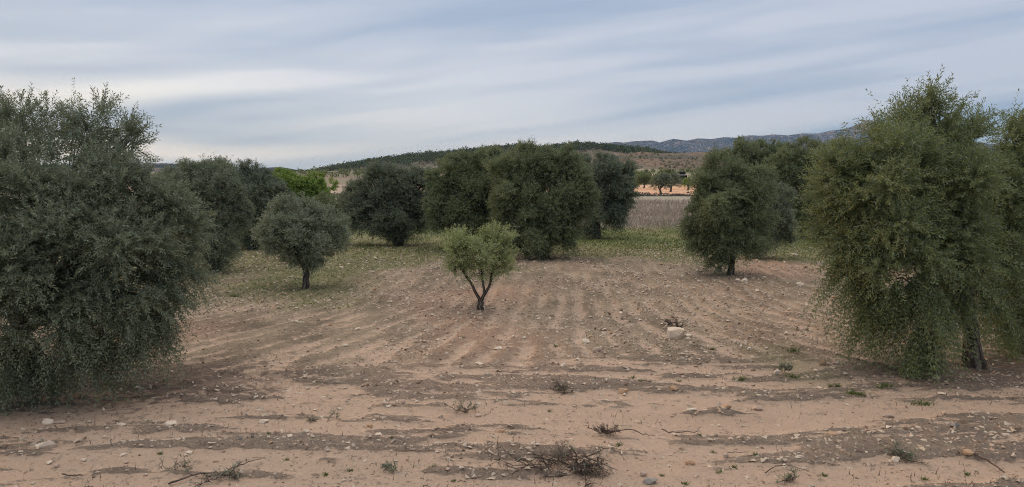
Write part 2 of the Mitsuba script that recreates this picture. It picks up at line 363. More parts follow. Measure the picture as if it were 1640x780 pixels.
def sprays(rng, lobes, leaf, width, layers, per=20, erect=0.35, quad=False, gap=0.5, twig=(0.26, 0.5), billow=0.36):
    """Foliage as leafy twigs that radiate from the branch ends: each branch end carries a rounded billow of twigs, and the billows crowd over the crown's lobes."""
    tri_v, tri_uv, ends = [], [], []
    for li, (cx, cy, cz, rx, ry, rz, hang, dens) in enumerate(lobes):
        area = math.pi * math.sqrt(rx * ry) * rz
        n_twig = max(12, int(dens * layers * area / (0.5 * leaf * width) / per))
        R = (rx * ry * rz) ** (1 / 3)
        n_cl = int(np.clip(2.6 / billow ** 2, 8, 60) * min(1.0, max(0.5, R / 0.6)))
        i = np.arange(n_cl) + rng.random(n_cl) * 0.8
        zz = 1 - 2 * (i + 0.1) / n_cl
        az = i * 2.39996 + rng.random() * 6
        d = norm(np.stack([np.cos(az) * np.sqrt(np.maximum(1 - zz * zz, 0)), np.sin(az) * np.sqrt(np.maximum(1 - zz * zz, 0)), zz], -1) + rng.normal(0, 0.14, (n_cl, 3)))
        rad = rng.uniform(0.62, 1.0, n_cl) ** 0.8 * (0.92 + gap * (meshkit.fbm(d * 2.3 + li * 9.1 + 40, 2, 3) - 0.5))
        rb = billow * R * rng.uniform(0.75, 1.3, n_cl)
        c = np.array([cx, cy, cz]) + d * (rad - billow * 0.38)[:, None] * np.array([rx, ry, rz])
        c[:, 2] = np.maximum(c[:, 2], 0.20)
        ends.append((li, c))
        tone = rng.random(n_cl)
        k = rng.choice(n_cl, n_twig, p=rb ** 2 / (rb ** 2).sum())
        dd = norm(norm(rng.normal(size=(n_twig, 3))) + 0.75 * d[k] + np.array([0, 0, 0.35 * erect * 2]))
        ln = rng.uniform(*twig, n_twig) * (1 + 0.55 * min(hang, 1.3))
        base = c[k] + dd * (rb[k] * rng.uniform(0.35, 1.0, n_twig) ** 0.7)[:, None] - dd * (0.45 * ln)[:, None]
        core = rng.random(n_twig) < 0.16
        base[core] = (np.array([cx, cy, cz]) + norm(rng.normal(size=(n_twig, 3))) * rng.uniform(0.1, 0.5, (n_twig, 1)) * np.array([rx, ry, rz]))[core]
        shoot = (rng.random(n_twig) < (0.05 if per < 30 else 0.02)) & (d[k][:, 2] > -0.1) & (hang < 0.25)      # long upright shoots break the outline
        ln = np.where(shoot, ln * rng.uniform(1.2, 1.6, n_twig), ln)
        td = norm(dd + np.array([0, 0, 1.0]) * np.where(shoot, 1.3, erect)[:, None] + rng.normal(0, 0.30, (n_twig, 3)))
        s = (np.arange(per) // 2 + 0.6) / (per // 2)
        down = np.array([0, 0, -1.0])
        pos = base[:, None] + td[:, None] * (ln[:, None] * s)[..., None] * (1 - 0.25 * min(hang, 1)) + down * (hang * ln[:, None] * s ** 1.6)[..., None]
        tan = norm(td[:, None] + down * (1.6 * hang * s ** 0.6)[None, :, None])
        side = norm(np.cross(tan, rng.normal(size=(n_twig, 1, 3)) + 0 * tan))
        up2 = np.cross(tan, side)
        phi = (np.arange(per) // 2) * (np.pi / 2) + (np.arange(per) % 2) * np.pi + 0.3
        out = side * np.cos(phi)[None, :, None] + up2 * np.sin(phi)[None, :, None]
        ld = norm(tan * 0.75 + out * 0.72 + rng.normal(0, 0.22, tan.shape) + down * 0.05)
        wv = norm(np.cross(ld, out + rng.normal(0, 0.5, out.shape)))
        ll = leaf * rng.uniform(0.65, 1.2, (n_twig, per, 1))
        keep = (pos[..., 2] > 0.03).reshape(-1)
        mid = pos + ld * ll * 0.5
        if quad:
            vv = np.stack([pos, mid + wv * width * 0.5, pos + ld * ll, mid - wv * width * 0.5], 2)
        else:
            vv = np.stack([pos, mid + wv * width, pos + ld * ll], 2)
        m = vv.shape[2]
        u = np.stack([rng.random((n_twig, per)), np.clip(tone[k] * 0.7 + 0.3 * rng.random(n_twig), 0, 1)[:, None] + 0 * s], -1)
        tri_v.append(vv.reshape(-1, m, 3)[keep])
        tri_uv.append(np.repeat(u.reshape(-1, 1, 2), m, 1)[keep])
    v, uv = np.vstack(tri_v), np.vstack(tri_uv)
    m = v.shape[1]
    return v.reshape(-1, 3).astype(np.float32), np.arange(len(v) * m).reshape(-1, m), uv.reshape(-1, 2), ends


def wood(rng, lobes, ends, foot, fork, r0, lean=(0, 0), mains=None, stems=1, bumps=0.22, fine=True):
    """(trunk, limbs): the trunk from the foot up to the fork and one limb, with its branchlets, into every lobe."""
    top = np.array([lean[0], lean[1], fork])
    parts = []
    for k in range(stems):
        off = np.array([0, 0, 0]) if stems == 1 else np.array([math.cos(k * 2.4), math.sin(k * 2.4), 0]) * r0 * 1.1
        n = 26 if bumps > 0.3 else 11
        s = np.linspace(0, 1, n)
        p = off + np.outer(s, top + off * 1.5 + np.array([0, 0, 0.12])) + np.array([0, 0, -0.12])
        p[1:-1] += rng.normal(0, (0.05 if bumps > 0.3 else 0.12) * r0, (n - 2, 3)) * [1, 1, 0]
        r = r0 * (1.0 + 0.75 * np.exp(-s * 9) - 0.28 * s) * (1 if stems == 1 else 0.62)
        parts.append(tube(p, r, 30 if bumps > 0.3 else 18, bumps, 3 + k))
    limbs = []
    for (li, c), lo in zip(ends, lobes):
        centre = np.array(lo[:3])
        start = top + np.array([0, 0, -0.08]) if stems == 1 else np.array([0, 0, fork * 0.8])
        lr = r0 * (0.5 if len(lobes) < 8 else 0.42)
        bend = np.array([0, 0, 0.18 * np.linalg.norm((centre - start)[:2])])
        main = curve(start, centre, bend, 9, rng, 0.03)
        if mains:
            path = min(mains, key=lambda m: np.linalg.norm(np.array(m[-1])[:2] - centre[:2]))
            pm = np.array([top + [0, 0, -0.03]] + [list(q) for q in path])
            tail = curve(pm[-1], centre, [0, 0, 0.05], 5, rng, 0.015)[1:]
            main = np.vstack([pm, tail])
            ss, tt = np.linspace(0, 1, 10), np.linspace(0, 1, len(main))
            main = np.stack([np.interp(ss, tt, main[:, j]) for j in range(3)], -1)[[0, 1, 2, 3, 4, 5, 6, 7, 9]]
        bits = [tube(main, np.linspace(lr * (1.05 if mains else 1), lr * 0.3, 9), 8, 0.15, li)]
        if fine:
            for e in c[: min(len(c), 60)]:
                m = main[rng.integers(4, 9)]
                br = curve(m, e, [0, 0, 0.08], 4, rng, 0.02)
                bits.append(tube(br, np.linspace(lr * 0.22, 0.006, 4), 4))
        limbs.append(join(bits))
    return join(parts), limbs


TREES = {
    'A': (-7.1, 9.94, 0.17, [(-0.12, 1.0, 3.6, 0.86, 0.82, 0.58, 0.05, 0.55), (1.01, 0.8, 3.62, 0.64, 0.61, 0.46, 0.05, 0.55), (1.51, 0.8, 3.54, 0.24, 0.23, 0.28, 0.05, 0.5), (-1.07, 0.9, 3.41, 0.93, 0.88, 0.79, 0.05, 0.35), (0.8, -0.2, 2.88, 1.0, 0.95, 0.58, 0.14, 0.9), (0.88, -0.5, 2.24, 1.13, 1.07, 0.81, 0.23, 1), (1.59, 0.1, 2.87, 0.64, 0.61, 0.47, 0.14, 0.9), (1.97, -0.2, 2.29, 0.79, 0.75, 0.71, 0.23, 1), (2.38, 0.1, 2.44, 0.4, 0.39, 0.51, 0.18, 1), (2.33, 0.3, 1.73, 0.38, 0.44, 0.58, 0.42, 1), (0.97, -0.6, 1.43, 1.0, 0.95, 0.68, 0.56, 1), (1.85, -0.2, 1.37, 0.75, 0.71, 0.67, 0.56, 1), (0.7, -0.5, 0.63, 0.56, 0.54, 0.48, 1.2, 1), (1.49, -0.3, 0.75, 0.45, 0.43, 0.41, 1.2, 0.9), (2.07, 0.0, 0.99, 0.38, 0.36, 0.42, 1.2, 0.9), (2.17, 0.3, 1.19, 0.3, 0.3, 0.39, 1.1, 0.8), (-0.69, 0.0, 1.59, 1.27, 1.21, 1.27, 0.42, 0.35)]),
    'M': (7.29, 11.27, 0.135, [(-0.83, 0.2, 3.58, 0.65, 0.61, 0.49, 0.02, 0.7), (-0.86, 0.1, 4.0, 0.23, 0.22, 0.25, 0.0, 0.6), (-1.47, 0.0, 3.48, 0.4, 0.38, 0.42, 0.05, 0.7), (-0.19, 0.3, 3.54, 0.34, 0.33, 0.43, 0.02, 0.7), (-2.3, -0.1, 2.95, 0.46, 0.43, 0.57, 0.18, 1), (-1.79, -0.5, 2.86, 0.74, 0.7, 0.74, 0.14, 1), (-0.75, -0.3, 2.77, 0.66, 0.62, 0.75, 0.18, 1), (-2.17, -0.1, 2.14, 0.46, 0.54, 0.72, 0.36, 1), (-1.62, -0.6, 2.04, 0.68, 0.65, 0.77, 0.32, 1), (-0.67, -0.4, 1.93, 0.54, 0.53, 0.7, 0.36, 1), (-1.94, 0.0, 1.5, 0.44, 0.45, 0.6, 1.1, 1), (-1.5, 0.1, 0.99, 0.33, 0.37, 0.49, 1.3, 0.9), (-1.26, -0.6, 1.26, 0.5, 0.48, 0.59, 1.2, 1), (-1.16, -0.6, 0.51, 0.33, 0.35, 0.46, 1.5, 1), (-0.62, -0.5, 1.57, 0.37, 0.35, 0.37, 0.56, 1), (0.39, 0.3, 1.56, 0.34, 0.53, 0.69, 0.56, 1), (0.62, 0.4, 0.79, 0.2, 0.3, 0.4, 1.2, 0.8), (0.46, 0.6, 2.55, 0.41, 0.69, 0.91, 0.23, 1), (-0.62, -0.35, 1.19, 0.28, 0.33, 0.43, 0.9, 0.8), (0.18, 0.0, 1.13, 0.25, 0.29, 0.38, 0.9, 0.7)]),
    'N': (8.96, 12.24, 0.2, [(-0.62, 0.0, 3.65, 0.33, 0.33, 0.44, 0.05, 0.6), (0.11, 0.2, 3.47, 0.64, 0.61, 0.64, 0.1, 0.7), (-0.56, -0.2, 2.95, 0.51, 0.49, 0.62, 0.4, 1), (-0.61, -0.2, 2.13, 0.43, 0.51, 0.67, 0.7, 1), (0.16, 0.0, 2.11, 0.84, 0.79, 0.94, 0.6, 0.9), (-0.53, -0.3, 1.31, 0.43, 0.47, 0.61, 1, 1), (-0.56, -0.3, 0.58, 0.27, 0.31, 0.41, 1.2, 0.8), (0.24, 0.0, 0.95, 0.63, 0.6, 0.73, 1.1, 0.8)]),
    'E': (-5.54, 19.51, 0.1, [(-0.17, 0.0, 1.89, 0.77, 0.73, 0.47, 0.0, 1), (-0.66, -0.1, 1.56, 0.56, 0.54, 0.56, 0.05, 1.1), (0.6, 0.1, 1.48, 0.54, 0.51, 0.6, 0.05, 1.1), (0.07, -0.2, 1.3, 0.82, 0.78, 0.56, 0.1, 1.2), (0.04, 0.0, 0.81, 0.6, 0.57, 0.3, 0.1, 1.1), (0.32, 0.3, 1.73, 0.44, 0.42, 0.41, 0.0, 1)]),
    'I': (-0.7, 16.2, 0.085, [(-0.55, 0.0, 1.35, 0.36, 0.34, 0.37, 0, 1.1), (-0.02, -0.1, 1.33, 0.58, 0.55, 0.39, 0, 1.1), (0.53, 0.1, 1.4, 0.33, 0.32, 0.39, 0, 1.1), (0.38, 0.0, 1.71, 0.33, 0.32, 0.21, 0, 0.9), (-0.02, 0.0, 0.93, 0.53, 0.5, 0.21, 0.1, 0.9), (-0.55, 0.0, 1.02, 0.28, 0.26, 0.22, 0.1, 0.8), (-0.4, 0.2, 1.56, 0.28, 0.27, 0.22, 0, 0.8), (-0.7, 0.1, 1.54, 0.19, 0.19, 0.17, 0, 0.6), (0.45, 0.1, 0.98, 0.31, 0.29, 0.21, 0.1, 0.9)]),
    'F': (-5.06, 32.22, 0.13, [(-0.44, 0.0, 2.1, 1.49, 1.41, 1.21, 0.1, 1), (-1.5, 0.1, 1.98, 0.94, 0.89, 0.99, 0.1, 1), (0.72, 0.0, 2.18, 0.83, 0.88, 1.16, 0.1, 1), (-1.06, -0.3, 1.18, 1.31, 1.24, 0.76, 0.3, 1), (0.42, -0.3, 1.07, 0.98, 0.93, 0.82, 0.3, 1), (-0.46, 0.2, 2.86, 1.16, 1.1, 0.61, 0.0, 0.9), (1.04, 0.0, 1.16, 0.44, 0.42, 0.5, 0.4, 0.9), (-0.1, -0.2, 0.4, 0.6, 0.57, 0.33, 0.3, 0.8), (0.52, 0.1, 2.92, 0.72, 0.68, 0.5, 0, 0.9), (-1.96, 0.0, 1.35, 0.55, 0.52, 0.66, 0.4, 0.9)]),
    'G1': (-1.21, 29.49, 0.2, [(-0.92, 0.0, 2.62, 1.06, 1.0, 1.21, 0.1, 1), (0.16, 0.2, 3.25, 1.27, 1.2, 0.86, 0.0, 1), (-1.5, 0.0, 1.75, 0.65, 0.8, 1.06, 0.4, 1), (-0.41, -0.3, 1.51, 1.15, 1.09, 1.15, 0.3, 1), (-1.8, 0.0, 2.5, 0.4, 0.69, 0.91, 0.4, 0.9), (-0.54, -0.2, 0.58, 0.85, 0.81, 0.6, 0.6, 1), (0.71, 0.3, 2.37, 0.92, 1.16, 1.53, 0.2, 1), (0.58, 0.0, 0.99, 0.76, 0.72, 0.91, 0.4, 1), (0.63, -0.8, 2.68, 0.83, 0.89, 1.18, 0.1, 1), (-1.79, -0.2, 1.5, 0.5, 0.57, 0.75, 0.3, 0.9), (-0.92, 0.1, 3.38, 0.66, 0.62, 0.51, 0, 0.9)]),
    'G2': (1.2, 26.76, 0.2, [(-0.63, 0.0, 3.29, 1.05, 1.0, 0.82, 0.0, 1), (0.34, -0.2, 2.77, 1.32, 1.25, 1.09, 0.1, 1), (-0.92, -0.3, 2.1, 0.99, 0.94, 1.08, 0.2, 1), (0.86, 0.0, 1.86, 0.96, 0.91, 1.19, 0.3, 1), (-0.3, -0.5, 1.1, 1.03, 0.98, 0.94, 0.4, 1), (-0.97, -0.2, 0.71, 0.34, 0.45, 0.59, 0.8, 1), (0.82, 0.0, 0.97, 0.73, 0.69, 0.64, 0.7, 1), (1.33, 0.2, 2.24, 0.6, 0.84, 1.11, 0.3, 1), (-0.61, 0.0, 3.97, 0.27, 0.26, 0.23, 0, 0.8), (-1.43, 0.2, 2.89, 0.74, 0.7, 0.83, 0.1, 1), (-1.52, 0.2, 1.74, 0.6, 0.7, 0.92, 0.3, 1), (-0.06, -0.4, 0.5, 0.38, 0.36, 0.45, 0.9, 1), (-0.1, 0.1, 3.52, 0.69, 0.65, 0.5, 0, 0.9), (0.75, 0.2, 3.46, 0.6, 0.57, 0.46, 0, 0.9)]),
    'H': (4.18, 35.87, 0.17, [(0.09, 0.0, 3.33, 1.04, 0.99, 0.8, 0.05, 1), (0.86, 0.0, 2.6, 0.98, 0.93, 1.16, 0.2, 1), (-0.43, 0.2, 2.23, 1.17, 1.11, 1.36, 0.3, 1), (0.26, 0.0, 1.23, 1.16, 1.11, 0.92, 0.5, 1), (1.45, 0.0, 2.12, 0.46, 0.61, 0.8, 0.3, 1), (-0.34, 0.0, 0.52, 0.55, 0.52, 0.43, 0.7, 1), (-1.47, 0.4, 3.58, 0.81, 0.76, 0.56, 0.05, 1), (0.97, 0.0, 1.17, 0.55, 0.56, 0.74, 0.6, 0.9)]),
    'J': (6.69, 22.14, 0.1, [(-0.19, 0.0, 2.98, 0.79, 0.75, 0.64, 0.0, 1), (-0.79, 0.0, 2.57, 0.57, 0.54, 0.68, 0.1, 1), (0.55, 0.1, 2.53, 0.65, 0.65, 0.85, 0.2, 1), (-0.39, -0.3, 1.98, 1.08, 1.03, 0.86, 0.3, 1), (-0.97, 0.0, 1.68, 0.49, 0.6, 0.79, 0.5, 1), (0.6, 0.0, 1.62, 0.64, 0.61, 0.72, 0.5, 1), (-0.74, -0.1, 1.12, 0.64, 0.61, 0.53, 0.6, 1), (0.18, -0.2, 1.07, 0.71, 0.68, 0.49, 0.6, 1), (-0.45, 0.0, 0.56, 0.49, 0.47, 0.38, 0.8, 0.9), (0.68, 0.0, 0.98, 0.42, 0.4, 0.34, 0.8, 0.9), (-1.07, 0.1, 1.1, 0.34, 0.32, 0.42, 0.7, 0.8)]),
    'K': (9.08, 26.97, 0.12, [(0.47, 0.0, 2.01, 0.78, 0.74, 0.97, 0.3, 1), (0.2, 0.0, 1.09, 0.64, 0.61, 0.78, 0.6, 1), (0.84, 0.0, 1.32, 0.55, 0.7, 0.92, 0.6, 1), (0.06, 0.0, 0.47, 0.32, 0.31, 0.28, 0.6, 1)]),
    'L1': (15.46, 46.95, 0.2, [(1.19, 0.0, 4.31, 1.2, 1.14, 1.04, 0.05, 1), (-1.59, 0.0, 4.07, 0.8, 0.76, 0.8, 0.05, 1), (-0.33, 0.0, 4.47, 1.36, 1.29, 0.88, 0.05, 1), (-1.1, 0.0, 3.6, 0.88, 0.84, 0.96, 0.2, 1), (0.69, 0.0, 3.79, 1.04, 1.04, 1.36, 0.2, 1), (-0.07, 0.0, 2.4, 1.6, 1.52, 1.6, 0.4, 1)]),
    'L2': (14.38, 35.87, 0.2, [(1.08, 0.0, 3.82, 0.92, 0.88, 1.16, 0.1, 1), (-1.53, 0.1, 2.79, 0.74, 0.84, 1.11, 0.3, 1), (1.2, 0.0, 2.24, 0.8, 1.16, 1.53, 0.4, 1), (-0.92, 0.0, 3.52, 0.98, 0.93, 1.04, 0.1, 1), (0.17, 0.0, 3.88, 1.04, 0.99, 0.98, 0.05, 1), (0.64, 0.0, 2.54, 0.92, 1.3, 1.72, 0.4, 1), (-0.57, -0.2, 1.79, 0.91, 1.06, 1.4, 0.5, 1), (0.34, 0.0, 0.77, 0.74, 0.7, 0.74, 0.8, 1)]),
    'L3': (18.78, 41.39, 0.2, [(-0.33, 0.0, 3.81, 1.48, 1.41, 1.41, 0.1, 1), (-0.26, 0.0, 2.12, 1.48, 1.48, 1.94, 0.4, 0.9)]),
    'B': (-9.35, 22.88, 0.16, [(-0.52, 0.2, 2.55, 0.95, 0.9, 0.79, 0.1, 1), (0.29, 0.0, 2.12, 0.74, 0.74, 0.98, 0.4, 1), (0.14, 0.0, 1.05, 0.7, 0.67, 0.78, 0.7, 1), (-0.82, 0.0, 1.73, 0.78, 0.74, 0.98, 0.4, 1), (0.75, 0.2, 1.82, 0.32, 0.54, 0.71, 0.4, 1), (0.03, 0.0, 0.36, 0.39, 0.37, 0.31, 0.9, 1), (-1.25, 0.4, 2.7, 0.8, 0.76, 0.72, 0.1, 1), (-0.02, 0.3, 2.9, 0.71, 0.68, 0.48, 0.05, 1)]),
    'C': (-10.66, 30.0, 0.17, [(-0.52, 0.0, 2.92, 1.15, 1.1, 0.61, 0.05, 1), (0.23, 0.0, 2.31, 1.08, 1.02, 0.92, 0.2, 1), (0.8, -0.2, 2.06, 0.87, 0.82, 0.71, 0.3, 1), (-0.21, 0.0, 1.34, 1.18, 1.12, 0.97, 0.5, 1), (1.34, 0.0, 1.98, 0.51, 0.49, 0.41, 0.3, 1), (0.07, 0.0, 0.57, 0.67, 0.63, 0.46, 0.7, 1), (-1.7, 0.4, 3.13, 0.78, 0.74, 0.47, 0.05, 1)]),
    'D': (-17.92, 60.79, 0.18, [(-1.12, 0.0, 2.64, 1.45, 1.38, 1.04, 0, 1.2), (1.61, 0.0, 2.23, 1.56, 1.48, 0.93, 0, 1.1), (0.57, 0.0, 2.07, 1.76, 1.68, 1.04, 0.1, 1.2), (-0.38, 0.2, 1.6, 2.08, 1.98, 1.15, 0.1, 1.2), (1.96, 0.0, 1.61, 1.25, 1.18, 0.93, 0.1, 1), (1.32, 0.0, 0.93, 1.97, 1.87, 0.93, 0.2, 1)]),
    'D2': (-13.13, 52.59, 0.15, [(-0.11, 0.0, 1.08, 1.26, 1.19, 0.81, 0.1, 1), (-0.7, 0.0, 0.63, 0.99, 0.94, 0.63, 0.2, 1), (0.78, 0.0, 0.63, 0.72, 0.68, 0.63, 0.2, 1)]),
}
QUERY = [  # tree, kind of leaf, leaf length, width, layers, fork height, stems, label, category, seed, name
    ('A', 'leaf_grey', 0.062, 0.0150, 7.0, 1.0, 1, 'huge grey-green olive tree filling the left edge, branches hanging to the ground', 'olive_tree'),
    ('M', 'leaf_weeping', 0.068, 0.0150, 8.5, 1.15, 1, 'tall yellow-green weeping olive tree at the right with a pointed top and bare trunk', 'olive_tree'),
    ('N', 'leaf_weeping', 0.070, 0.0155, 7.5, 1.1, 1, 'olive tree cut by the right edge, behind the tall weeping olive with the bare trunk', 'olive_tree'),
    ('E', 'leaf_silver', 0.072, 0.0180, 7.0, 0.62, 1, 'small round grey-green olive tree on a short dark trunk in the left middle', 'olive_tree'),
    ('I', 'leaf_young', 0.066, 0.0160, 4.2, 0.27, 1, 'young pale yellow-green olive tree on a thin forked trunk in the middle', 'olive_tree'),
    ('F', 'leaf_dark', 0.090, 0.0240, 7.0, 0.7, 4, 'round dark olive tree with several stems, standing on the bright grass left of centre', 'olive_tree'),
    ('G1', 'leaf_olive', 0.085, 0.0220, 7.0, 1.1, 1, 'broad olive tree behind the young olive, left one of the central pair', 'olive_tree'),
    ('G2', 'leaf_olive', 0.085, 0.0220, 7.0, 1.1, 1, 'big dark green olive tree with a top tuft, right one of the central pair', 'olive_tree'),
    ('H', 'leaf_dark', 0.095, 0.0250, 7.0, 1.2, 1, 'dark olive tree right behind the big central pair, beside the grey weed field', 'olive_tree'),
    ('J', 'leaf_olive', 0.078, 0.0200, 7.0, 0.95, 1, 'medium olive tree with a straight dark trunk and low hanging crown right of centre', 'olive_tree'),
    ('K', 'leaf_grey', 0.085, 0.0220, 7.0, 0.9, 1, 'greyish olive tree half hidden behind the medium olive with the straight trunk', 'olive_tree'),
    ('L1', 'leaf_olive', 0.125, 0.0340, 5.0, 1.6, 1, 'farthest olive tree of the right-hand row, its top rising behind the medium olive', 'olive_tree'),
    ('L2', 'leaf_olive', 0.100, 0.0260, 7.0, 1.3, 1, 'tall olive tree standing in the grass left of the big weeping olive on the right', 'olive_tree'),
    ('L3', 'leaf_dark', 0.110, 0.0300, 5.0, 1.4, 1, 'olive tree mostly hidden behind the upper left of the big weeping olive', 'olive_tree'),
    ('B', 'leaf_grey', 0.080, 0.0210, 7.0, 1.0, 1, 'dark olive tree with foliage down to the soil, just right of the huge left-hand olive', 'olive_tree'),
    ('C', 'leaf_dark', 0.090, 0.0240, 7.0, 1.1, 1, 'blackish green olive tree behind and left of the small round olive', 'olive_tree'),
    ('D', 'leaf_bright', 0.150, 0.0600, 7.0, 0.9, 1, 'bright light-green leafy tree behind the olives left of centre', 'broadleaf_tree'),
    ('D2', 'leaf_olive', 0.130, 0.0450, 4.5, 0.4, 1, 'dull green bush between the bright green tree and the round dark olive', 'bush'),
]
MAINS = {'I': [[(-0.16, 0, 0.50), (-0.19, 0, 0.62), (-0.36, 0, 0.84)], [(0.13, 0.05, 0.46), (0.22, 0.05, 0.60), (0.24, 0.05, 0.84)], [(0.10, -0.04, 0.44), (0.05, -0.06, 0.62), (0.03, -0.06, 0.84)]]}
LEAN = {'M': (-0.16, 0.1), 'A': (0.25, 0.1), 'J': (0.03, 0)}
for i, (t, mat, leaf, width, layers, fork, stems, label, name) in enumerate(QUERY):
    x, y, r0, lobes = TREES[t]
    rng = rngs(100 + i)
    if t not in 'AMNI':      # small side branches that make the outline uneven
        pick = rng.integers(0, len(lobes), 9 if y < 45 else 5)
        for q in pick:
            lo = lobes[q]
            dq = norm(rng.normal(size=3) * np.array([1, 1, 0.7]) + np.array([0, 0, 0.35]))
            rr = rng.uniform(0.26, 0.42) * (lo[3] * lo[4] * lo[5]) ** (1 / 3)
            top = max(l[2] + l[5] for l in lobes[:len(TREES[t][3])])
            lobes = lobes + [(lo[0] + dq[0] * lo[3] * 1.02, lo[1] + dq[1] * lo[4] * 1.02, min(max(lo[2] + dq[2] * lo[5] * 1.02, 0.35), top - rr * 0.9), rr, rr, rr * 1.1, lo[6], 0.8)]
    near = t == 'I'
    weeping = t in 'AMN'
    v, f, uv, ends = sprays(rng, lobes, leaf, width, layers, quad=near, erect=0.45, per=32 if weeping else 14, gap=0.55 if weeping else 0.85,
                            twig=(0.30, 0.62) if t in 'MN' else (0.26, 0.52) if t == 'A' else (0.16, 0.30) if t in 'IE' else (0.20, 0.40), billow=0.42 if weeping else 0.36)
    k = key_for(name)
    z0 = float(height(x, y, False))
    v = v + np.array([x, y, z0], np.float32)
    scene[k + '__crown'] = mikit.ply((v, f), mat, uv=uv)
    trunk, limbs = wood(rng, lobes, ends, None, fork, r0, LEAN.get(t, (0, 0)), mains=MAINS.get(t), stems=stems, fine=y < 40, bumps=0.5 if weeping else 0.22)
    scene[k + '__trunk'] = mikit.ply((trunk[0] + [x, y, z0], trunk[1]), 'bark_material', smooth=True, uv=trunk[2])
    for j, (lv, lf, lu) in enumerate(limbs):
        scene[k + '__limb' + (f'_{j:03d}' if j else '')] = mikit.ply((lv + [x, y, z0], lf), 'bark_material', smooth=True, uv=lu)
    tag(k, label, name.replace('_', ' '))

# ---------------------------------------------------------------- far woods, orchards, wall, shelter
def tufts(rng, centres, size, tall, n, leaf, pointed=0.0):
    """Small far trees or bushes: n leaf-clump triangles each, spread through an uneven crown."""
    m = len(centres)
    d = norm(rng.normal(size=(m, n, 3)))
    d[..., 2] = np.abs(d[..., 2]) if pointed < 0 else d[..., 2]
    r = rng.random((m, n, 1)) ** 0.4 * (0.75 + 0.5 * meshkit.noise(d * 2 + np.arange(m)[:, None, None] * 3.1))[..., None]
    sc = np.stack([size, size, tall], -1)[:, None] * 0.5
    p = d * r * sc + centres[:, None] + np.array([0, 0, 1.0]) * sc[..., 2:] * 1.05
    a, b = norm(rng.normal(size=(m, n, 3))), norm(rng.normal(size=(m, n, 3)))
    L = (leaf * size[:, None, None]) * rng.uniform(0.6, 1.3, (m, n, 1))
    v = np.stack([p - a * L * 0.5, p + a * L * 0.5, p + b * L * 0.8], 2)
    uv = np.stack([rng.random((m, n)), rng.random(m)[:, None] + np.zeros((m, n))], -1)
    return v.reshape(-1, 3), np.arange(m * n * 3).reshape(-1, 3), np.repeat(uv.reshape(-1, 1, 2), 3, 1).reshape(-1, 2)


leaf_material('leaf_pine', (0.055, 0.078, 0.040), (0.100, 0.124, 0.062), (0.085, 0.085, 0.05), (0.06, 0.075, 0.045), 0.6, 0.2)
leaf_material('leaf_orchard', (0.075, 0.095, 0.040), (0.145, 0.165, 0.070), (0.17, 0.16, 0.08), (0.11, 0.13, 0.07), 0.7, 0.2)
leaf_material('leaf_scrub', (0.070, 0.078, 0.048), (0.120, 0.122, 0.075), (0.13, 0.11, 0.06), (0.09, 0.10, 0.06), 0.7, 0.2)


def on(f, x, y): return np.stack([x, y, f(x, y)], -1)


rng = rngs(41)
n = 6000
x = rng.uniform(-275, 215, n)
t = np.abs(rng.normal(0, 1, n)) * 70
y = 905 - t + rng.uniform(-8, 40, n)
belt = 80 + 45 * meshkit.fbm(np.stack([x * 0.02, 0 * x, 0 * x + 3], -1), 3, 2) + 70 * np.exp(-((x + 130) / 75) ** 2) - 30 * np.exp(-((x + 55) / 40) ** 2)
thin = meshkit.fbm(np.stack([x * 0.03, y * 0.03, 0 * x], -1), 3, 8)
ok = (t < belt * 1.0) & (thin > 0.40) & (rng.random(n) < np.clip((x + 300) / 90, 0.25, 1))
P = on(pine_h, x[ok], y[ok])
size = rng.uniform(3.5, 6.5, len(P))
v, f, uv = tufts(rng, P, size, size * rng.uniform(0.9, 1.4, len(P)), 30, 0.28)
scene['pine_wood'] = mikit.ply((v, f), 'leaf_pine', uv=uv)
tag('pine_wood', 'dark green belt of pines along the crest of the long hill', kind='stuff')

rng = rngs(42)
n = 2600
x = rng.uniform(-270, 260, n); y = rng.uniform(640, 880, n)
P1 = on(pine_h, x, y)
x = rng.uniform(70, 430, n); y = rng.uniform(440, 690, n)
P2 = on(bare_h, x, y)
P = np.vstack([P1, P2])
keep = (meshkit.fbm(P * np.array([0.025, 0.025, 0]) + 9, 3, 5) > 0.47) & (P[:, 2] > height(P[:, 0], P[:, 1], False) - 0.3)
P = P[keep]
size = rng.uniform(0.7, 2.3, len(P)) ** 1.1
v, f, uv = tufts(rng, P, size, size * 0.7, 16, 0.42)
scene['scrub'] = mikit.ply((v, f), 'leaf_scrub', uv=uv)
tag('scrub', 'low grey-green scrub dotted over the bare hillsides', kind='stuff')

rng = rngs(43)
rows = []
for yy in np.arange(212, 420, 9.0):
    for xx in np.arange(-10 + 4 * rng.random(), 170, 4.2):
        if rng.random() < (0.85 if 235 < yy < 330 else 0.35) and meshkit.noise(np.array([xx * 0.03, yy * 0.02, 4.0]), 3) > 0.34:
            rows.append((xx + rng.normal(0, 0.8), yy + rng.normal(0, 1.2)))
for yy in np.arange(330, 560, 16.0):
    for xx in np.arange(-230, -20, 9.0):
        if rng.random() < 0.5:
            rows.append((xx + rng.normal(0, 2), yy + rng.normal(0, 3)))
rows = np.array(rows)
P = on(lambda a, b: height(a, b, False), rows[:, 0], rows[:, 1])
size = rng.uniform(2.8, 4.8, len(P))
v, f, uv = tufts(rng, P, size, size * 0.75, 40, 0.26)
scene['orchard'] = mikit.ply((v, f), 'leaf_orchard', uv=uv)
tag('orchard', 'far rows of dark green orchard trees on the terraces below the bare hill', kind='stuff')

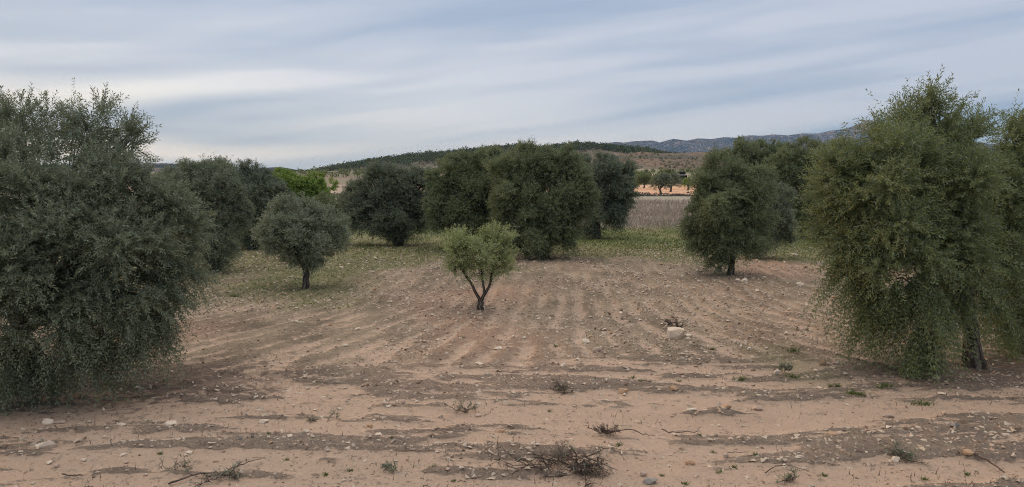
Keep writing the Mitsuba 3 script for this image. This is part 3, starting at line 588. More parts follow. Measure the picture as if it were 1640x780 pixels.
# far olives on the orange field and its edge
for j, (x, y, w, h, mat, label) in enumerate([
    (25.7, 126.0, 3.9, 3.7, 'leaf_grey', 'small far olive tree with a forked dark trunk on the edge of the orange field'),
    (34.2, 190.0, 4.3, 3.3, 'leaf_orchard', 'smallest of the far trees on the orange field, left of the forked olive'),
    (31.6, 146.0, 4.8, 4.0, 'leaf_grey', 'far grey-green tree right behind the forked olive on the orange field'),
    (46.0, 215.0, 6.0, 4.6, 'leaf_orchard', 'far yellowish tree above the forked olive, left of the dark shelter'),
    (27.3, 165.0, 2.6, 1.7, 'leaf_orchard', 'low far bush at the left end of the orange field'),
    (38.4, 160.0, 2.4, 2.9, 'leaf_bright', 'narrow light green far bush at the right end of the orange field')]):
    rng = rngs(300 + j)
    lob = [(0.0, 0.0, h * 0.66, w * 0.36, w * 0.36, h * 0.3, 0.1, 1), (-w * 0.26, 0.1, h * 0.55, w * 0.27, w * 0.27, h * 0.28, 0.2, 1), (w * 0.26, -0.1, h * 0.56, w * 0.27, w * 0.27, h * 0.3, 0.2, 1), (0.1 * w, 0, h * 0.8, w * 0.2, w * 0.2, h * 0.2, 0, 1)]
    v, f, uv, ends = sprays(rng, lob, 0.30, 0.12, 4.5, per=8)
    name = 'bush' if j in (4, 5) else 'far_tree'
    k = key_for(name)
    o = np.array([x, y, float(height(x, y, False))])
    scene[k + '__crown'] = mikit.ply((v + o, f), mat, uv=uv)
    tr, limbs = wood(rng, lob, ends, None, h * 0.22, 0.22, (-0.3 if j == 0 else 0.1, 0), fine=False)
    scene[k + '__trunk'] = mikit.ply((tr[0] + o, tr[1]), 'bark_material', smooth=True, uv=tr[2])
    lv, lf, lu = join(limbs)
    scene[k + '__limb'] = mikit.ply((lv + o, lf), 'bark_material', smooth=True, uv=lu)
    tag(k, label, 'bush' if name == 'bush' else 'tree')


# the low dry-stone bank between the weed field and the orange field
def stone_color(a, b, seed, fleck=(0.55, 0.50, 0.43)):
    def fn(p, n, uv):
        g = mikit.fbm(p.x * 22.0, p.y * 22.0, p.z * 22.0 + seed, 3)
        h = mikit.noise(p.x * 6.0, p.y * 6.0, p.z * 6.0 + seed)
        c = M_(a, b, 0.5 * g + 0.5 * h)
        return M_(c, fleck, S_(0.66, 0.8, g) * 0.5)
    return fn


for nm, a, b in (('stone_pale', (0.50, 0.415, 0.325), (0.72, 0.62, 0.50)), ('stone_orange', (0.36, 0.215, 0.125), (0.50, 0.35, 0.235)),
                 ('stone_tan', (0.56, 0.44, 0.33), (0.76, 0.63, 0.49)), ('pebble_pale', (0.34, 0.285, 0.225), (0.60, 0.51, 0.405)), ('stone_pink', (0.36, 0.275, 0.215), (0.52, 0.40, 0.32)), ('stone_grey', (0.16, 0.145, 0.135), (0.34, 0.315, 0.285)), ('stone_dark', (0.085, 0.078, 0.068), (0.21, 0.185, 0.155))):
    scene[nm] = {'type': 'diffuse', 'reflectance': mikit.proc(stone_color(a, b, len(nm)))}


def rock(seed, flat=0.7, n=22):
    r = np.random.default_rng(seed)
    p = norm(r.normal(size=(n, 3))) * r.uniform(0.82, 1.0, (n, 1)) * np.array([1, r.uniform(0.65, 0.95), flat])
    h = trimesh.convex.convex_hull(p)
    return np.array(h.vertices) * 0.5, np.array(h.faces)


def scatter(rocks, pos, size, rng, sink=0.25, squash=None):
    """One mesh of many small stones."""
    vs, fs, at = [], [], 0
    ch = rng.integers(0, len(rocks), len(pos))
    ang = rng.uniform(0, 2 * np.pi, len(pos))
    for i, (v, f) in enumerate(rocks):
        s = np.where(ch == i)[0]
        if not len(s):
            continue
        c, sn = np.cos(ang[s])[:, None], np.sin(ang[s])[:, None]
        sz = size[s][:, None]
        sq = (np.ones(len(s)) if squash is None else squash[s])[:, None]
        V = np.stack([(v[None, :, 0] * c - v[None, :, 1] * sn) * sz, (v[None, :, 0] * sn + v[None, :, 1] * c) * sz, (v[None, :, 2] + sink * 0.5) * sz * sq], -1) + pos[s][:, None]
        vs.append(V.reshape(-1, 3))
        fs.append((f[None] + (np.arange(len(s)) * len(v))[:, None, None]).reshape(-1, 3) + at)
        at += len(s) * len(v)
    return np.vstack(vs), np.vstack(fs)


rng = rngs(61)
small_rocks = [rock(900 + i, 0.4 + 0.03 * i, 6 + i % 3) for i in range(14)]
n = 2600
x = rng.uniform(-75, 90, n)
lay = rng.integers(0, 4, n)
pos = np.stack([x, 117.4 + lay * 0.10 + rng.normal(0, 0.10, n), lay * (0.10 + 0.16 * meshkit.fbm(np.stack([x * 0.2, 0 * x, 0 * x], -1), 3, 6)) + rng.normal(0, 0.07, n) - 0.02], -1)
v, f = scatter(small_rocks, pos, rng.uniform(0.28, 0.62, n), rng, 0.3)
scene['field_wall__stones'] = mikit.ply((v, f), 'stone_dark')
tag('field_wall__stones', kind='stuff')
xs = np.linspace(-75, 90, 120)
bank = np.array([[(xx, 117.55, -0.2), (xx, 117.5, 0.32 + 0.12 * math.sin(xx)), (xx, 118.6, 0.35 + 0.12 * math.sin(xx)), (xx, 119.6, -0.2)] for xx in xs])
i = np.arange(480).reshape(120, 4)
scene['field_wall__core'] = mikit.ply((bank.reshape(-1, 3), np.stack([i[:-1, :-1], i[1:, :-1], i[1:, 1:], i[:-1, 1:]], -1).reshape(-1, 4)), 'stone_dark')
tag('field_wall', 'low dark dry-stone wall between the grey weed field and the orange field', 'wall')

# the dark shelter between the far trees
scene['shelter_dark'] = {'type': 'diffuse', 'reflectance': rgb(0.02, 0.02, 0.022)}
scene['shelter_pale'] = {'type': 'roughplastic', 'diffuse_reflectance': rgb(0.55, 0.55, 0.53), 'alpha': 0.3}


def box(x0, x1, y0, y1, z0, z1):
    return trimesh.creation.box(bounds=[[x0, y0, z0], [x1, y1, z1]])


sx, sy = 56.2, 240.0
sz = float(height(sx, sy, False))
scene['shelter__body'] = mikit.ply(box(sx - 1.3, sx + 1.0, sy, sy + 3, sz + 0.9, sz + 2.6), 'shelter_dark')
scene['shelter__roof'] = mikit.ply(box(sx - 1.7, sx + 4.4, sy - 0.5, sy + 3.5, sz + 2.62, sz + 2.84), 'shelter_pale')
scene['shelter__hood'] = mikit.ply(box(sx - 1.0, sx + 0.6, sy + 0.3, sy + 2.4, sz + 2.86, sz + 3.7), 'shelter_dark')
for j, (dx, dy) in enumerate(((-1.5, -0.3), (1.4, -0.3), (4.2, -0.3), (-1.5, 3.3), (4.2, 3.3))):
    scene['shelter__post' + (f'_{j:03d}' if j else '')] = mikit.ply(box(sx + dx - 0.09, sx + dx + 0.09, sy + dy - 0.09, sy + dy + 0.09, sz - 0.3, sz + 2.60), 'shelter_dark')
tag('shelter', 'tiny dark open shelter with a pale roof edge among the far trees', 'shelter')

# ---------------------------------------------------------------- stones
NAMED_STONES = [
    (3.024, 13.299, 0.358, 0.358, 'stone_tan', 'largest tan boulder on the field, just in front of the dark tumbleweed'),
    (3.255, 13.351, 0.192, 0.072, 'stone_pale', 'flat pale stone touching the right side of the largest boulder'),
    (1.554, 9.995, 0.171, 0.108, 'stone_orange', 'round orange-brown stone half buried in the sand below the brush pile'),
    (2.268, 10.025, 0.137, 0.082, 'stone_orange', 'yellowish orange stone in the headland, between the round orange stone and the flat pale slab'),
    (2.324, 9.25, 0.171, 0.051, 'stone_pale', 'flat pale slab on the far edge of the sandy track'),
    (2.762, 9.225, 0.181, 0.078, 'stone_orange', 'flat orange stone right of the flat pale slab on the edge of the track'),
    (3.191, 9.276, 0.158, 0.079, 'stone_pink', 'pinkish stone on the track edge, right of the flat orange stone'),
    (1.87, 7.446, 0.148, 0.07, 'stone_orange', 'bright orange stone on the sandy track near the bottom of the photo'),
    (1.325, 7.186, 0.101, 0.094, 'stone_pink', 'rounded tan stone leaning on the dark grey stone at the bottom edge'),
    (1.376, 7.018, 0.179, 0.073, 'stone_grey', 'dark grey flat stone at the bottom edge under the rounded tan stone'),
    (1.326, 12.945, 0.194, 0.125, 'stone_pale', 'pale stone left of the tan one, in the middle of the stony field'),
    (1.458, 12.333, 0.207, 0.142, 'stone_pink', 'tan angular stone just right of the pale one in the middle of the stony field'),
    (0.807, 11.304, 0.15, 0.1, 'stone_pale', 'whitish stone in the middle of the field above the grey brush pile'),
    (-0.24, 12.562, 0.188, 0.088, 'stone_pale', 'light slab tilted up at the end of a row, below the young olive'),
    (-0.778, 10.495, 0.159, 0.084, 'stone_pink', 'reddish stone at the end of the rows, left of the tilted light slab'),
    (-0.436, 9.05, 0.114, 0.065, 'stone_pink', 'pinkish stone on the near side of the dark strip, beside the dry brush'),
    (-0.126, 8.411, 0.099, 0.053, 'stone_orange', 'small orange stone alone on the bare sandy track'),
    (-5.709, 8.765, 0.186, 0.102, 'stone_pale', 'pale rounded stone at the edge of the shade under the huge left-hand olive'),
    (-5.577, 8.788, 0.157, 0.065, 'stone_pink', 'low tan stone touching the pale rounded stone under the left-hand olive'),
    (-5.196, 7.909, 0.237, 0.127, 'stone_pale', 'big pale pointed stone in the lower left corner'),
    (-5.896, 9.791, 0.121, 0.081, 'stone_orange', 'orange stone in the dark litter under the huge left-hand olive'),
    (-4.754, 8.674, 0.141, 0.053, 'stone_pale', 'white flat stone in a dark strip on the left'),
    (-4.15, 8.651, 0.189, 0.086, 'stone_pale', 'broad pale slab on the left part of the sandy headland'),
    (-3.066, 8.811, 0.151, 0.067, 'stone_pale', 'white oval stone in the dark strip left of centre'),
    (-2.423, 8.389, 0.087, 0.063, 'stone_pale', 'bright white stone at the right end of a dark strip left of centre'),
    (4.957, 11.457, 0.143, 0.121, 'stone_orange', 'squarish orange stone beside a small white one, left of the big weeping olive'),
    (5.179, 11.418, 0.088, 0.088, 'stone_pale', 'small white stone right of the squarish orange stone'),
    (3.991, 10.797, 0.102, 0.091, 'stone_pale', 'white stone in front of the small dark shrub on the right'),
    (7.28, 11.266, 0.164, 0.117, 'stone_grey', 'grey stone at the foot of the bare dark trunk on the right'),
    (3.709, 8.264, 0.147, 0.09, 'stone_orange', 'rounded yellow-orange stone on the right part of the sandy track'),
    (4.089, 7.548, 0.124, 0.085, 'stone_pale', 'pale stone under the flattened grey-green brush on the right'),
    (4.919, 7.653, 0.164, 0.082, 'stone_orange', 'orange stone at the end of the dark fallen branch on the far right'),
    (4.764, 9.05, 0.173, 0.073, 'stone_pink', 'low pinkish stone in the sand in front of the big weeping olive'),
    (5.279, 8.496, 0.134, 0.08, 'stone_grey', 'grey stone in the sand on the right, in front of the weeping olive'),
    (6.67, 20.81, 0.264, 0.188, 'stone_pale', 'larger of the pale stones at the foot of the medium olive'),
    (7.889, 19.852, 0.313, 0.184, 'stone_pale', 'pale heap-like stone between the medium olive and the big weeping olive'),
    (10.805, 27.836, 0.333, 0.179, 'stone_pale', 'pale stone on the edge of the grass right of the medium olive'),
    (4.23, 19.626, 0.156, 0.121, 'stone_pale', 'whitish stone standing out left of the medium olive'),
]
MORE_STONES = [(0.387, 10.832, 0.086, 0.067, 0), (1.079, 11.817, 0.084, 0.052, 0), (-0.524, 11.575, 0.204, 0.051, 0), (-1.439, 9.513, 0.112, 0.077, 2), (-1.445, 9.907, 0.062, 0.045, 0), (-1.694, 9.541, 0.121, 0.061, 0), (-1.85, 9.354, 0.102, 0.077, 0), (-1.279, 9.623, 0.104, 0.043, 0), (-1.73, 8.651, 0.119, 0.064, 1), (-1.561, 8.305, 0.107, 0.046, 0), (-1.569, 7.548, 0.057, 0.035, 0), (-2.134, 9.849, 0.09, 0.045, 0), (-5.838, 8.496, 0.073, 0.064, 0), (-5.594, 8.453, 0.054, 0.036, 0), (-5.504, 10.086, 0.091, 0.071, 0), (-5.51, 9.966, 0.091, 0.04, 0), (-5.315, 10.146, 0.121, 0.061, 0), (-4.951, 8.083, 0.102, 0.051, 2), (-4.895, 7.497, 0.105, 0.048, 0), (-4.551, 7.566, 0.111, 0.04, 0), (-4.213, 7.707, 0.111, 0.04, 0), (-5.273, 9.225, 0.085, 0.057, 0), (-4.757, 7.413, 0.095, 0.064, 2), (-2.559, 8.183, 0.116, 0.047, 0), (-3.531, 7.761, 0.108, 0.039, 0), (-2.691, 7.947, 0.061, 0.038, 1), (-4.13, 9.995, 0.086, 0.038, 0), (-2.641, 7.379, 0.05, 0.036, 2), (-2.962, 8.103, 0.07, 0.055, 3), (-3.09, 8.083, 0.063, 0.055, 3), (5.43, 11.984, 0.092, 0.046, 0), (5.981, 9.936, 0.174, 0.061, 0), (4.662, 11.009, 0.074, 0.053, 0), (4.507, 8.518, 0.112, 0.043, 0), (2.843, 7.396, 0.08, 0.043, 0), (3.189, 8.063, 0.063, 0.039, 0), (5.535, 9.149, 0.114, 0.047, 0), (0.347, 15.4, 0.134, 0.08, 1), (0.793, 15.263, 0.106, 0.08, 0), (2.685, 15.128, 0.107, 0.08, 0), (1.918, 13.564, 0.12, 0.084, 0), (1.824, 14.126, 0.137, 0.062, 0), (0.28, 19.082, 0.115, 0.066, 2), (-1.372, 19.405, 0.168, 0.067, 0), (2.231, 14.548, 0.09, 0.077, 2), (2.664, 13.351, 0.119, 0.107, 2), (2.338, 15.263, 0.107, 0.081, 3), (0.023, 13.457, 0.082, 0.071, 0), (6.472, 20.81, 0.188, 0.132, 0), (6.468, 19.082, 0.209, 0.087, 0), (7.63, 17.891, 0.185, 0.101, 0), (9.961, 27.615, 0.277, 0.126, 0), (6.2, 15.611, 0.189, 0.087, 2), (5.778, 14.929, 0.139, 0.07, 0), (9.586, 25.58, 0.164, 0.117, 0), (6.885, 26.357, 0.164, 0.094, 0), (2.525, 8.674, 0.057, 0.033, 0), (1.91, 8.368, 0.07, 0.047, 0), (1.907, 7.798, 0.044, 0.029, 0), (2.373, 8.264, 0.047, 0.039, 3), (2.821, 8.696, 0.074, 0.033, 0), (-0.789, 7.463, 0.041, 0.028, 0), (-2.206, 9.706, 0.071, 0.044, 0), (-2.564, 9.302, 0.078, 0.043, 0), (-2.888, 9.433, 0.062, 0.035, 0), (-2.894, 8.977, 0.051, 0.034, 2), ]
KINDS = ['stone_pale', 'stone_orange', 'stone_pink', 'stone_grey']
big = [rock(20 + i, 1.0, 17) for i in range(7)]
big_ply = [mikit.ply(r) for r in big]
bp = norm(rngs(77).normal(size=(46, 3)))
bp = bp / np.abs(bp).max(1, keepdims=True) ** 0.62 * rngs(78).uniform(0.92, 1.0, (46, 1)) * np.array([1, 1, 0.8])
bh = trimesh.convex.convex_hull(bp * 0.46)
boulder_ply = mikit.ply((np.array(bh.vertices), np.array(bh.faces)))
mid_ply = [mikit.ply(rock(60 + i, 1.0, 11)) for i in range(8)]


def put_stone(k, shape, mat, x, y, w, h, turn, tilt):
    z = float(height(x, y))
    scene[k] = {**shape, 'bsdf': ref(mat), 'to_world': T().translate([x, y, z + 0.28 * h]).rotate([0, 0, 1], turn).rotate([1, 0, 0], tilt).scale([w, w * 0.8, h * 1.15])}


rng = rngs(71)
for i, (x, y, w, h, mat, label) in enumerate(NAMED_STONES):
    k = key_for('stone')
    put_stone(k, boulder_ply if i == 0 else big_ply[i % 7], mat, x, y, w, max(h * 0.9, 0.3 * w), rng.uniform(-25, 25) * (i > 0), rng.uniform(-8, 8) * (i > 0))
    tag(k, label, 'stone')
for i, (x, y, w, h, m) in enumerate(MORE_STONES):
    k = key_for('stone')
    put_stone(k, mid_ply[i % 8], KINDS[m], x, y, w, max(h * 0.9, 0.3 * w), rng.uniform(0, 360), rng.uniform(-12, 12))
    near = y < 11.3
    col = ('pale', 'orange', 'pinkish', 'grey')[m]
    tag(k, f'small {col} stone lying on the sandy headland' if near else f'small {col} stone lying among the stony furrows', 'stone',
        f'small {col} stones on the sandy headland' if near else f'small {col} stones among the furrows')
for i in range(170):
    y = 12.0 + 17 * rng.random() ** 1.1
    x = rng.uniform(-0.42, 0.42) * y + 0.8
    m = int(rng.choice(4, p=[0.62, 0.13, 0.2, 0.05]))
    k = key_for('stone')
    w = rng.uniform(0.07, 0.15) * (0.75 + y / 60)
    put_stone(k, mid_ply[i % 8], KINDS[m], x, y, w, w * rng.uniform(0.4, 0.75), rng.uniform(0, 360), rng.uniform(-15, 15))
    col = ('pale', 'orange', 'pinkish', 'grey')[m]
    tag(k, f'small {col} stone lying among the stony furrows', 'stone', f'small {col} stones among the furrows')


def stony(x, y):
    ridge, head, wheel, edge = field(NP, x, y)
    d = (1 - head) * (0.10 + 1.25 * sst(NP, 0.3, 0.75, fb(NP, x * 0.6, y * 0.4, 70.0, 3))) + head * (0.16 + 0.42 * sst(NP, 0.2, 0.6, ridge) - 0.1 * wheel)
    d = d + 0.35 * np.exp(-((x - 5.0) / 4) ** 2 - ((y - 19) / 4.5) ** 2)
    return d * (1 - 0.8 * sst(NP, 27, 34, y))


for name, mat, n, lo, hi, seed, text in (('pebbles', 'pebble_pale', 30000, 0.020, 0.12, 81, 'pale pebbles and stone chips scattered over the tilled field'),
                                         ('pebbles', 'stone_pink', 24000, 0.020, 0.10, 82, 'pinkish pebbles and crumbs of stone scattered over the tilled field'),
                                         ('clods', 'clod', 17000, 0.020, 0.10, 83, 'brown clods of soil lying along the furrows')):
    rng = rngs(seed)
    y = 6.6 + 27 * rng.random(n * 4) ** 1.15
    x = rng.uniform(-0.80, 0.80, n * 4) * (y + 1)
    ok = rng.random(n * 4) < stony(x, y)
    x, y = x[ok][:n], y[ok][:n]
    size = lo + (hi - lo) * rng.random(len(x)) ** 2.6
    size = size * (0.8 + y / 40)
    pos = np.stack([x, y, height(x, y)], -1)
    v, f = scatter(small_rocks if name == 'pebbles' else [rock(950 + i, 0.7, 6) for i in range(8)], pos, size, rng, 0.05, rng.uniform(0.5, 1.25, len(x)))
    k = key_for(name)
    if mat == 'clod':
        def clod_color(p, n, uv):
            return M_((0.16, 0.115, 0.087), (0.30, 0.21, 0.155), mikit.fbm(p.x * 1.7, p.y * 1.7, 2.0, 3)) * (0.7 + 0.6 * mikit.noise(p.x * 40.0, p.y * 40.0, p.z * 40.0))
        scene['clod'] = {'type': 'diffuse', 'reflectance': mikit.proc(clod_color)}
    scene[k] = mikit.ply((v, f), mat)
    tag(k, text, kind='stuff')

# ---------------------------------------------------------------- grass, weeds, brush
leaf_material('grass_blade', (0.058, 0.088, 0.026), (0.115, 0.148, 0.052), (0.20, 0.18, 0.09), (0.09, 0.12, 0.045), 0.6, 0.2)
leaf_material('dry_blade', (0.175, 0.155, 0.132), (0.300, 0.268, 0.226), (0.33, 0.29, 0.22), (0.24, 0.21, 0.175), 0.8, 0.1)
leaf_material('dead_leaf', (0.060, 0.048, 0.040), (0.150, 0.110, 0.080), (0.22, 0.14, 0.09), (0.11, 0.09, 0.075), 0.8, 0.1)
scene['dead_twig'] = {'type': 'diffuse', 'reflectance': mikit.proc(lambda p, n, uv: M_((0.055, 0.042, 0.038), (0.17, 0.13, 0.11), mikit.noise(p.x * 30.0, p.y * 30.0, p.z * 30.0)))}


def blades(rng, pos, tall, width, lean=0.35):
    n = len(pos)
    a = rng.uniform(0, 2 * np.pi, n)
    side = np.stack([np.cos(a), np.sin(a), 0 * a], -1)
    tip = np.stack([rng.normal(0, lean, n), rng.normal(0, lean, n), np.ones(n)], -1) * tall[:, None]
    w = side * width[:, None] * 0.5
    v = np.stack([pos - w, pos + w, pos + tip], 1)
    uv = np.repeat(np.stack([rng.random(n), rng.random(n)], -1)[:, None], 3, 1)
    return v.reshape(-1, 3), np.arange(3 * n).reshape(-1, 3), uv.reshape(-1, 2)


def ground_points(x, y): return np.stack([x, y, height(x, y) - 0.004], -1)


rng = rngs(91)
n = 90000
y = 24 + 22 * rng.random(n); x = rng.uniform(-0.75, 0.75, n) * y
g = sst(NP, 28.5, 33.5, y + 4 * (fb(NP, x * 0.35, y * 0.35, 5.0, 2) - 0.5)) * (1 - sst(NP, 42, 47, y))
ok = rng.random(n) < g * sst(NP, 0.26, 0.62, fb(NP, x * 0.4, y * 0.25, 33.0, 3) * 0.7 + 0.3 * fb(NP, x * 1.5, y * 1.5, 8.0, 2)) * 1.2
x, y = x[ok], y[ok]
v, f, uv = blades(rng, ground_points(x, y), rng.uniform(0.03, 0.15, len(x)), 0.012 + 0.035 * rng.random(len(x)), 0.5)
scene['grass'] = mikit.ply((v, f), 'grass_blade', uv=uv)
tag('grass', 'strip of short green grass behind the tilled soil', kind='stuff')

n = 60000
y = 13 + 18 * rng.random(n) ** 0.8; x = rng.uniform(-0.7, 0.7, n) * y
ok = rng.random(n) < 0.75 * moss(NP, x, y)
x, y = x[ok], y[ok]
v, f, uv = blades(rng, ground_points(x, y), rng.uniform(0.02, 0.07, len(x)), 0.015 + 0.03 * rng.random(len(x)), 0.9)
scene['ground_cover'] = mikit.ply((v, f), 'grass_blade', uv=uv)
tag('ground_cover', 'thin green seedlings covering the back and left of the tilled field', kind='stuff')

n = 110000
y = 42 + 56 * rng.random(n) ** 1.3; x = rng.uniform(-0.72, 0.72, n) * y
ok = rng.random(n) < sst(NP, 42, 50, y + 5 * (fb(NP, x * 0.3, y * 0.3, 5.0, 2) - 0.5)) * (0.35 + 0.8 * fb(NP, x * 0.3, y * 0.15, 18.0, 3)) * (1 - 0.7 * sst(NP, 84, 96, y))
x, y = x[ok], y[ok]
v, f, uv = blades(rng, ground_points(x, y), rng.uniform(0.12, 0.48, len(x)) * (0.5 + fb(NP, x * 0.25, y * 0.25, 4.0, 2)), 0.03 + 0.0016 * y * rng.random(len(x)), 0.5)
scene['dry_weeds'] = mikit.ply((v, f), 'dry_blade', uv=uv)
tag('dry_weeds', 'field of dead grey weeds behind the grass strip', kind='stuff')

# dropped leaves under the two near trees, more in place of shade under the mid trees, and thin dead stalks on the headland
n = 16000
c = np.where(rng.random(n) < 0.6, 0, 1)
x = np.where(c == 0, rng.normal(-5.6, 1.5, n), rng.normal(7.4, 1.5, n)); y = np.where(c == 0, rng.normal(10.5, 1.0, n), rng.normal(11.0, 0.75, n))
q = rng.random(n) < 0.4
under = [(TREES[t][0], TREES[t][1], max(lo[3] + abs(lo[0]) for lo in TREES[t][3])) for t in ('E', 'F', 'G1', 'G2', 'H', 'J', 'K', 'B', 'C')]  # dark leaves added below these crowns stand in for the shade on the soil
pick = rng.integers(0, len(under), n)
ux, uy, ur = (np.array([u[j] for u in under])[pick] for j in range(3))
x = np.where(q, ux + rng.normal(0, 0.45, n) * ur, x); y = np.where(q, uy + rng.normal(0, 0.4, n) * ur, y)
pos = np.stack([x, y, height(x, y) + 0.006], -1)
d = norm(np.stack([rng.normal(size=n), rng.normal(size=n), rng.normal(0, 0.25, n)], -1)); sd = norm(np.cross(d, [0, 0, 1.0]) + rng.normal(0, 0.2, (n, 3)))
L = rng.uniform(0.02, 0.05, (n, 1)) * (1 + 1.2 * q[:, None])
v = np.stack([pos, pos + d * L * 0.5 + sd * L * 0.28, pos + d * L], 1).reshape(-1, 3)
scene['leaf_litter_and_shade'] = mikit.ply((v, np.arange(3 * n).reshape(-1, 3)), 'dead_leaf', uv=np.repeat(rng.random((n, 1, 2)), 3, 1).reshape(-1, 2))
tag('leaf_litter_and_shade', 'dark dropped leaves under the near olive trees, and leaves added as shade under the mid olive trees', kind='stuff')

n = 9000
y = 6.7 + 9 * rng.random(n) ** 1.2; x = rng.uniform(-0.75, 0.75, n) * y
ok = rng.random(n) < sst(NP, 0.36, 0.60, fb(NP, x * 0.6, y * 2.2, 45.0, 3)) + 0.08
x, y = x[ok], y[ok]; n = len(x)
pos = np.stack([x, y, height(x, y) + 0.005], -1)
d = norm(np.stack([rng.normal(size=n), rng.normal(size=n), rng.normal(0, 0.25, n)], -1)); sd = norm(np.cross(d, [0, 0, 1.0]) + rng.normal(0, 0.2, (n, 3)))
L = rng.uniform(0.015, 0.06, (n, 1))
v = np.stack([pos, pos + d * L * 0.5 + sd * L * 0.22, pos + d * L], 1).reshape(-1, 3)
scene['plant_litter'] = mikit.ply((v, np.arange(3 * n).reshape(-1, 3)), 'dead_leaf', uv=np.repeat(rng.random((n, 1, 2)), 3, 1).reshape(-1, 2))
tag('plant_litter', 'bits of dead leaf and straw strewn over the sandy headland', kind='stuff')

n = 1700
y = 6.8 + 7 * rng.random(n) ** 1.2; x = rng.uniform(-0.75, 0.75, n) * y
ok = rng.random(n) < sst(NP, 0.40, 0.62, fb(NP, x * 0.7, y * 1.6, 25.0, 3))
x, y = x[ok], y[ok]
v, f, uv = blades(rng, ground_points(x, y), rng.uniform(0.02, 0.10, len(x)), 0.006 + 0.006 * rng.random(len(x)), 0.25)
scene['dead_stalks'] = mikit.ply((v, f), 'dead_leaf', uv=uv)
tag('dead_stalks', 'thin dead stalks standing in the sandy headland', kind='stuff')


def branchy(rng, start, direction, length, r, depth=2, lift=0.0, crook=0.25, kids=5):
    """A crooked dead branch with side twigs, as tubes."""
    n = 6
    p = [np.array(start, float)]
    d = norm(np.array(direction, float))
    for _ in range(n):
        d = norm(d + rng.normal(0, crook, 3) + np.array([0, 0, lift * 0.15]))
        q = p[-1] + d * length / n
        q[2] = max(q[2], 0.008)
        p.append(q)
    p = np.array(p)
    out = [tube(p, np.linspace(r, r * 0.35, n + 1), 5)]
    if depth > 0:
        for _ in range(kids):
            j = rng.integers(1, n)
            dd = norm(d + rng.normal(0, 0.9, 3) + np.array([0, 0, 0.35]))
            out += branchy(rng, p[j], dd, length * rng.uniform(0.35, 0.6), r * 0.55, depth - 1, lift, crook, max(2, kids - 2))
    return out


def settle(v, x, y, sink=0.01):
    v = v.copy()
    v[:, 0] += x; v[:, 1] += y
    v[:, 2] += height(v[:, 0], v[:, 1], False) - sink + 0.02
    return v


def brush(name, label, category, x, y, w, h, branches, seed, r=0.006, depth=2, kids=5, mat='dead_twig', leaves=0):
    rng = rngs(seed)
    k = key_for(name)
    allp = []
    for b in range(branches):
        a = rng.uniform(0, 2 * np.pi)
        st = np.array([rng.normal(0, 0.22 * w), rng.normal(0, 0.13 * w), rng.uniform(0.0, 0.25 * h)])
        dd = np.array([math.cos(a), math.sin(a) * 0.7, rng.uniform(0.0, 1.2) * h / (0.5 * w)])
        v, f, uv = join(branchy(rng, st, dd, w * rng.uniform(0.3, 0.55), r, depth, 0.0, 0.3, kids))
        v[:, 2] *= min(1.0, h / max(v[:, 2].max(), 1e-3))
        allp.append(v)
        scene[k + '__branch' + (f'_{b:03d}' if b else '')] = mikit.ply((settle(v, x, y), f), mat, smooth=True, uv=uv)
    if leaves:
        av = np.vstack(allp)
        pos = settle(av[rng.integers(0, len(av), leaves)], x, y) + rng.normal(0, 0.012, (leaves, 3))
        v, f, uv = blades(rng, pos, rng.uniform(0.02, 0.05, leaves), np.full(leaves, 0.014), 0.9)
        scene[k + '__leaves'] = mikit.ply((v, f), 'leaf_grey', uv=uv)
        tag(k + '__leaves', kind='stuff')
    tag(k, label, category)


BRUSH = [
    ('dry_brush', 'large heap of dark dead twigs on the sandy track at the bottom centre', 'brush', 0.548, 7.314, 0.866, 0.257, 26, 0.007, 2, 6, 160),
    ('uprooted_plant', 'uprooted brown plant with a tangled root ball, right of the large twig heap', 'dry plant', 1.097, 8.326, 0.274, 0.152, 16, 0.006, 2, 6, 0),
    ('tumbleweed', 'small black tumbleweed just behind the largest tan boulder', 'tumbleweed', 3.211, 14.364, 0.334, 0.154, 18, 0.01, 2, 6, 60),
    ('dry_weed', 'dark dead weed with upright stalks on the left, above the flattened brush', 'weed', -3.451, 7.314, 0.339, 0.192, 7, 0.004, 2, 4, 60),
    ('dry_brush', 'flattened dark brush with a long stem near the bottom left', 'brush', -2.881, 7.093, 0.421, 0.112, 9, 0.006, 2, 5, 90),
    ('dry_shrub', 'small dark shrub on the right, left of the squarish orange stone', 'shrub', 4.159, 10.973, 0.29, 0.207, 8, 0.006, 2, 5, 160),
    ('dry_brush', 'grey brush pile where the furrows meet the headland, right of centre', 'brush', 0.72, 10.055, 0.431, 0.108, 10, 0.007, 2, 5, 60),
    ('dry_brush', 'small dark brush on the end of a dark strip, left of the bare track', 'brush', -0.602, 9.174, 0.38, 0.132, 8, 0.006, 2, 4, 80),
    ('dry_brush', 'flattened grey-green brush on the right part of the track', 'brush', 4.222, 7.636, 0.473, 0.095, 8, 0.006, 2, 4, 160),
    ('dry_weed', 'low dark weed at the bottom left, in the dark strip under the white slab', 'weed', -1.258, 7.314, 0.232, 0.062, 5, 0.005, 2, 4, 80),
    ('dry_weed', 'low dead weed in the dark strip beside the reddish twigs, left of centre', 'weed', -2.374, 8.882, 0.297, 0.066, 5, 0.005, 2, 4, 50),
    ('dry_brush', 'small dead brush in the sand at the right, near the curved twig', 'brush', 2.745, 7.033, 0.305, 0.083, 6, 0.005, 2, 4, 70),
]
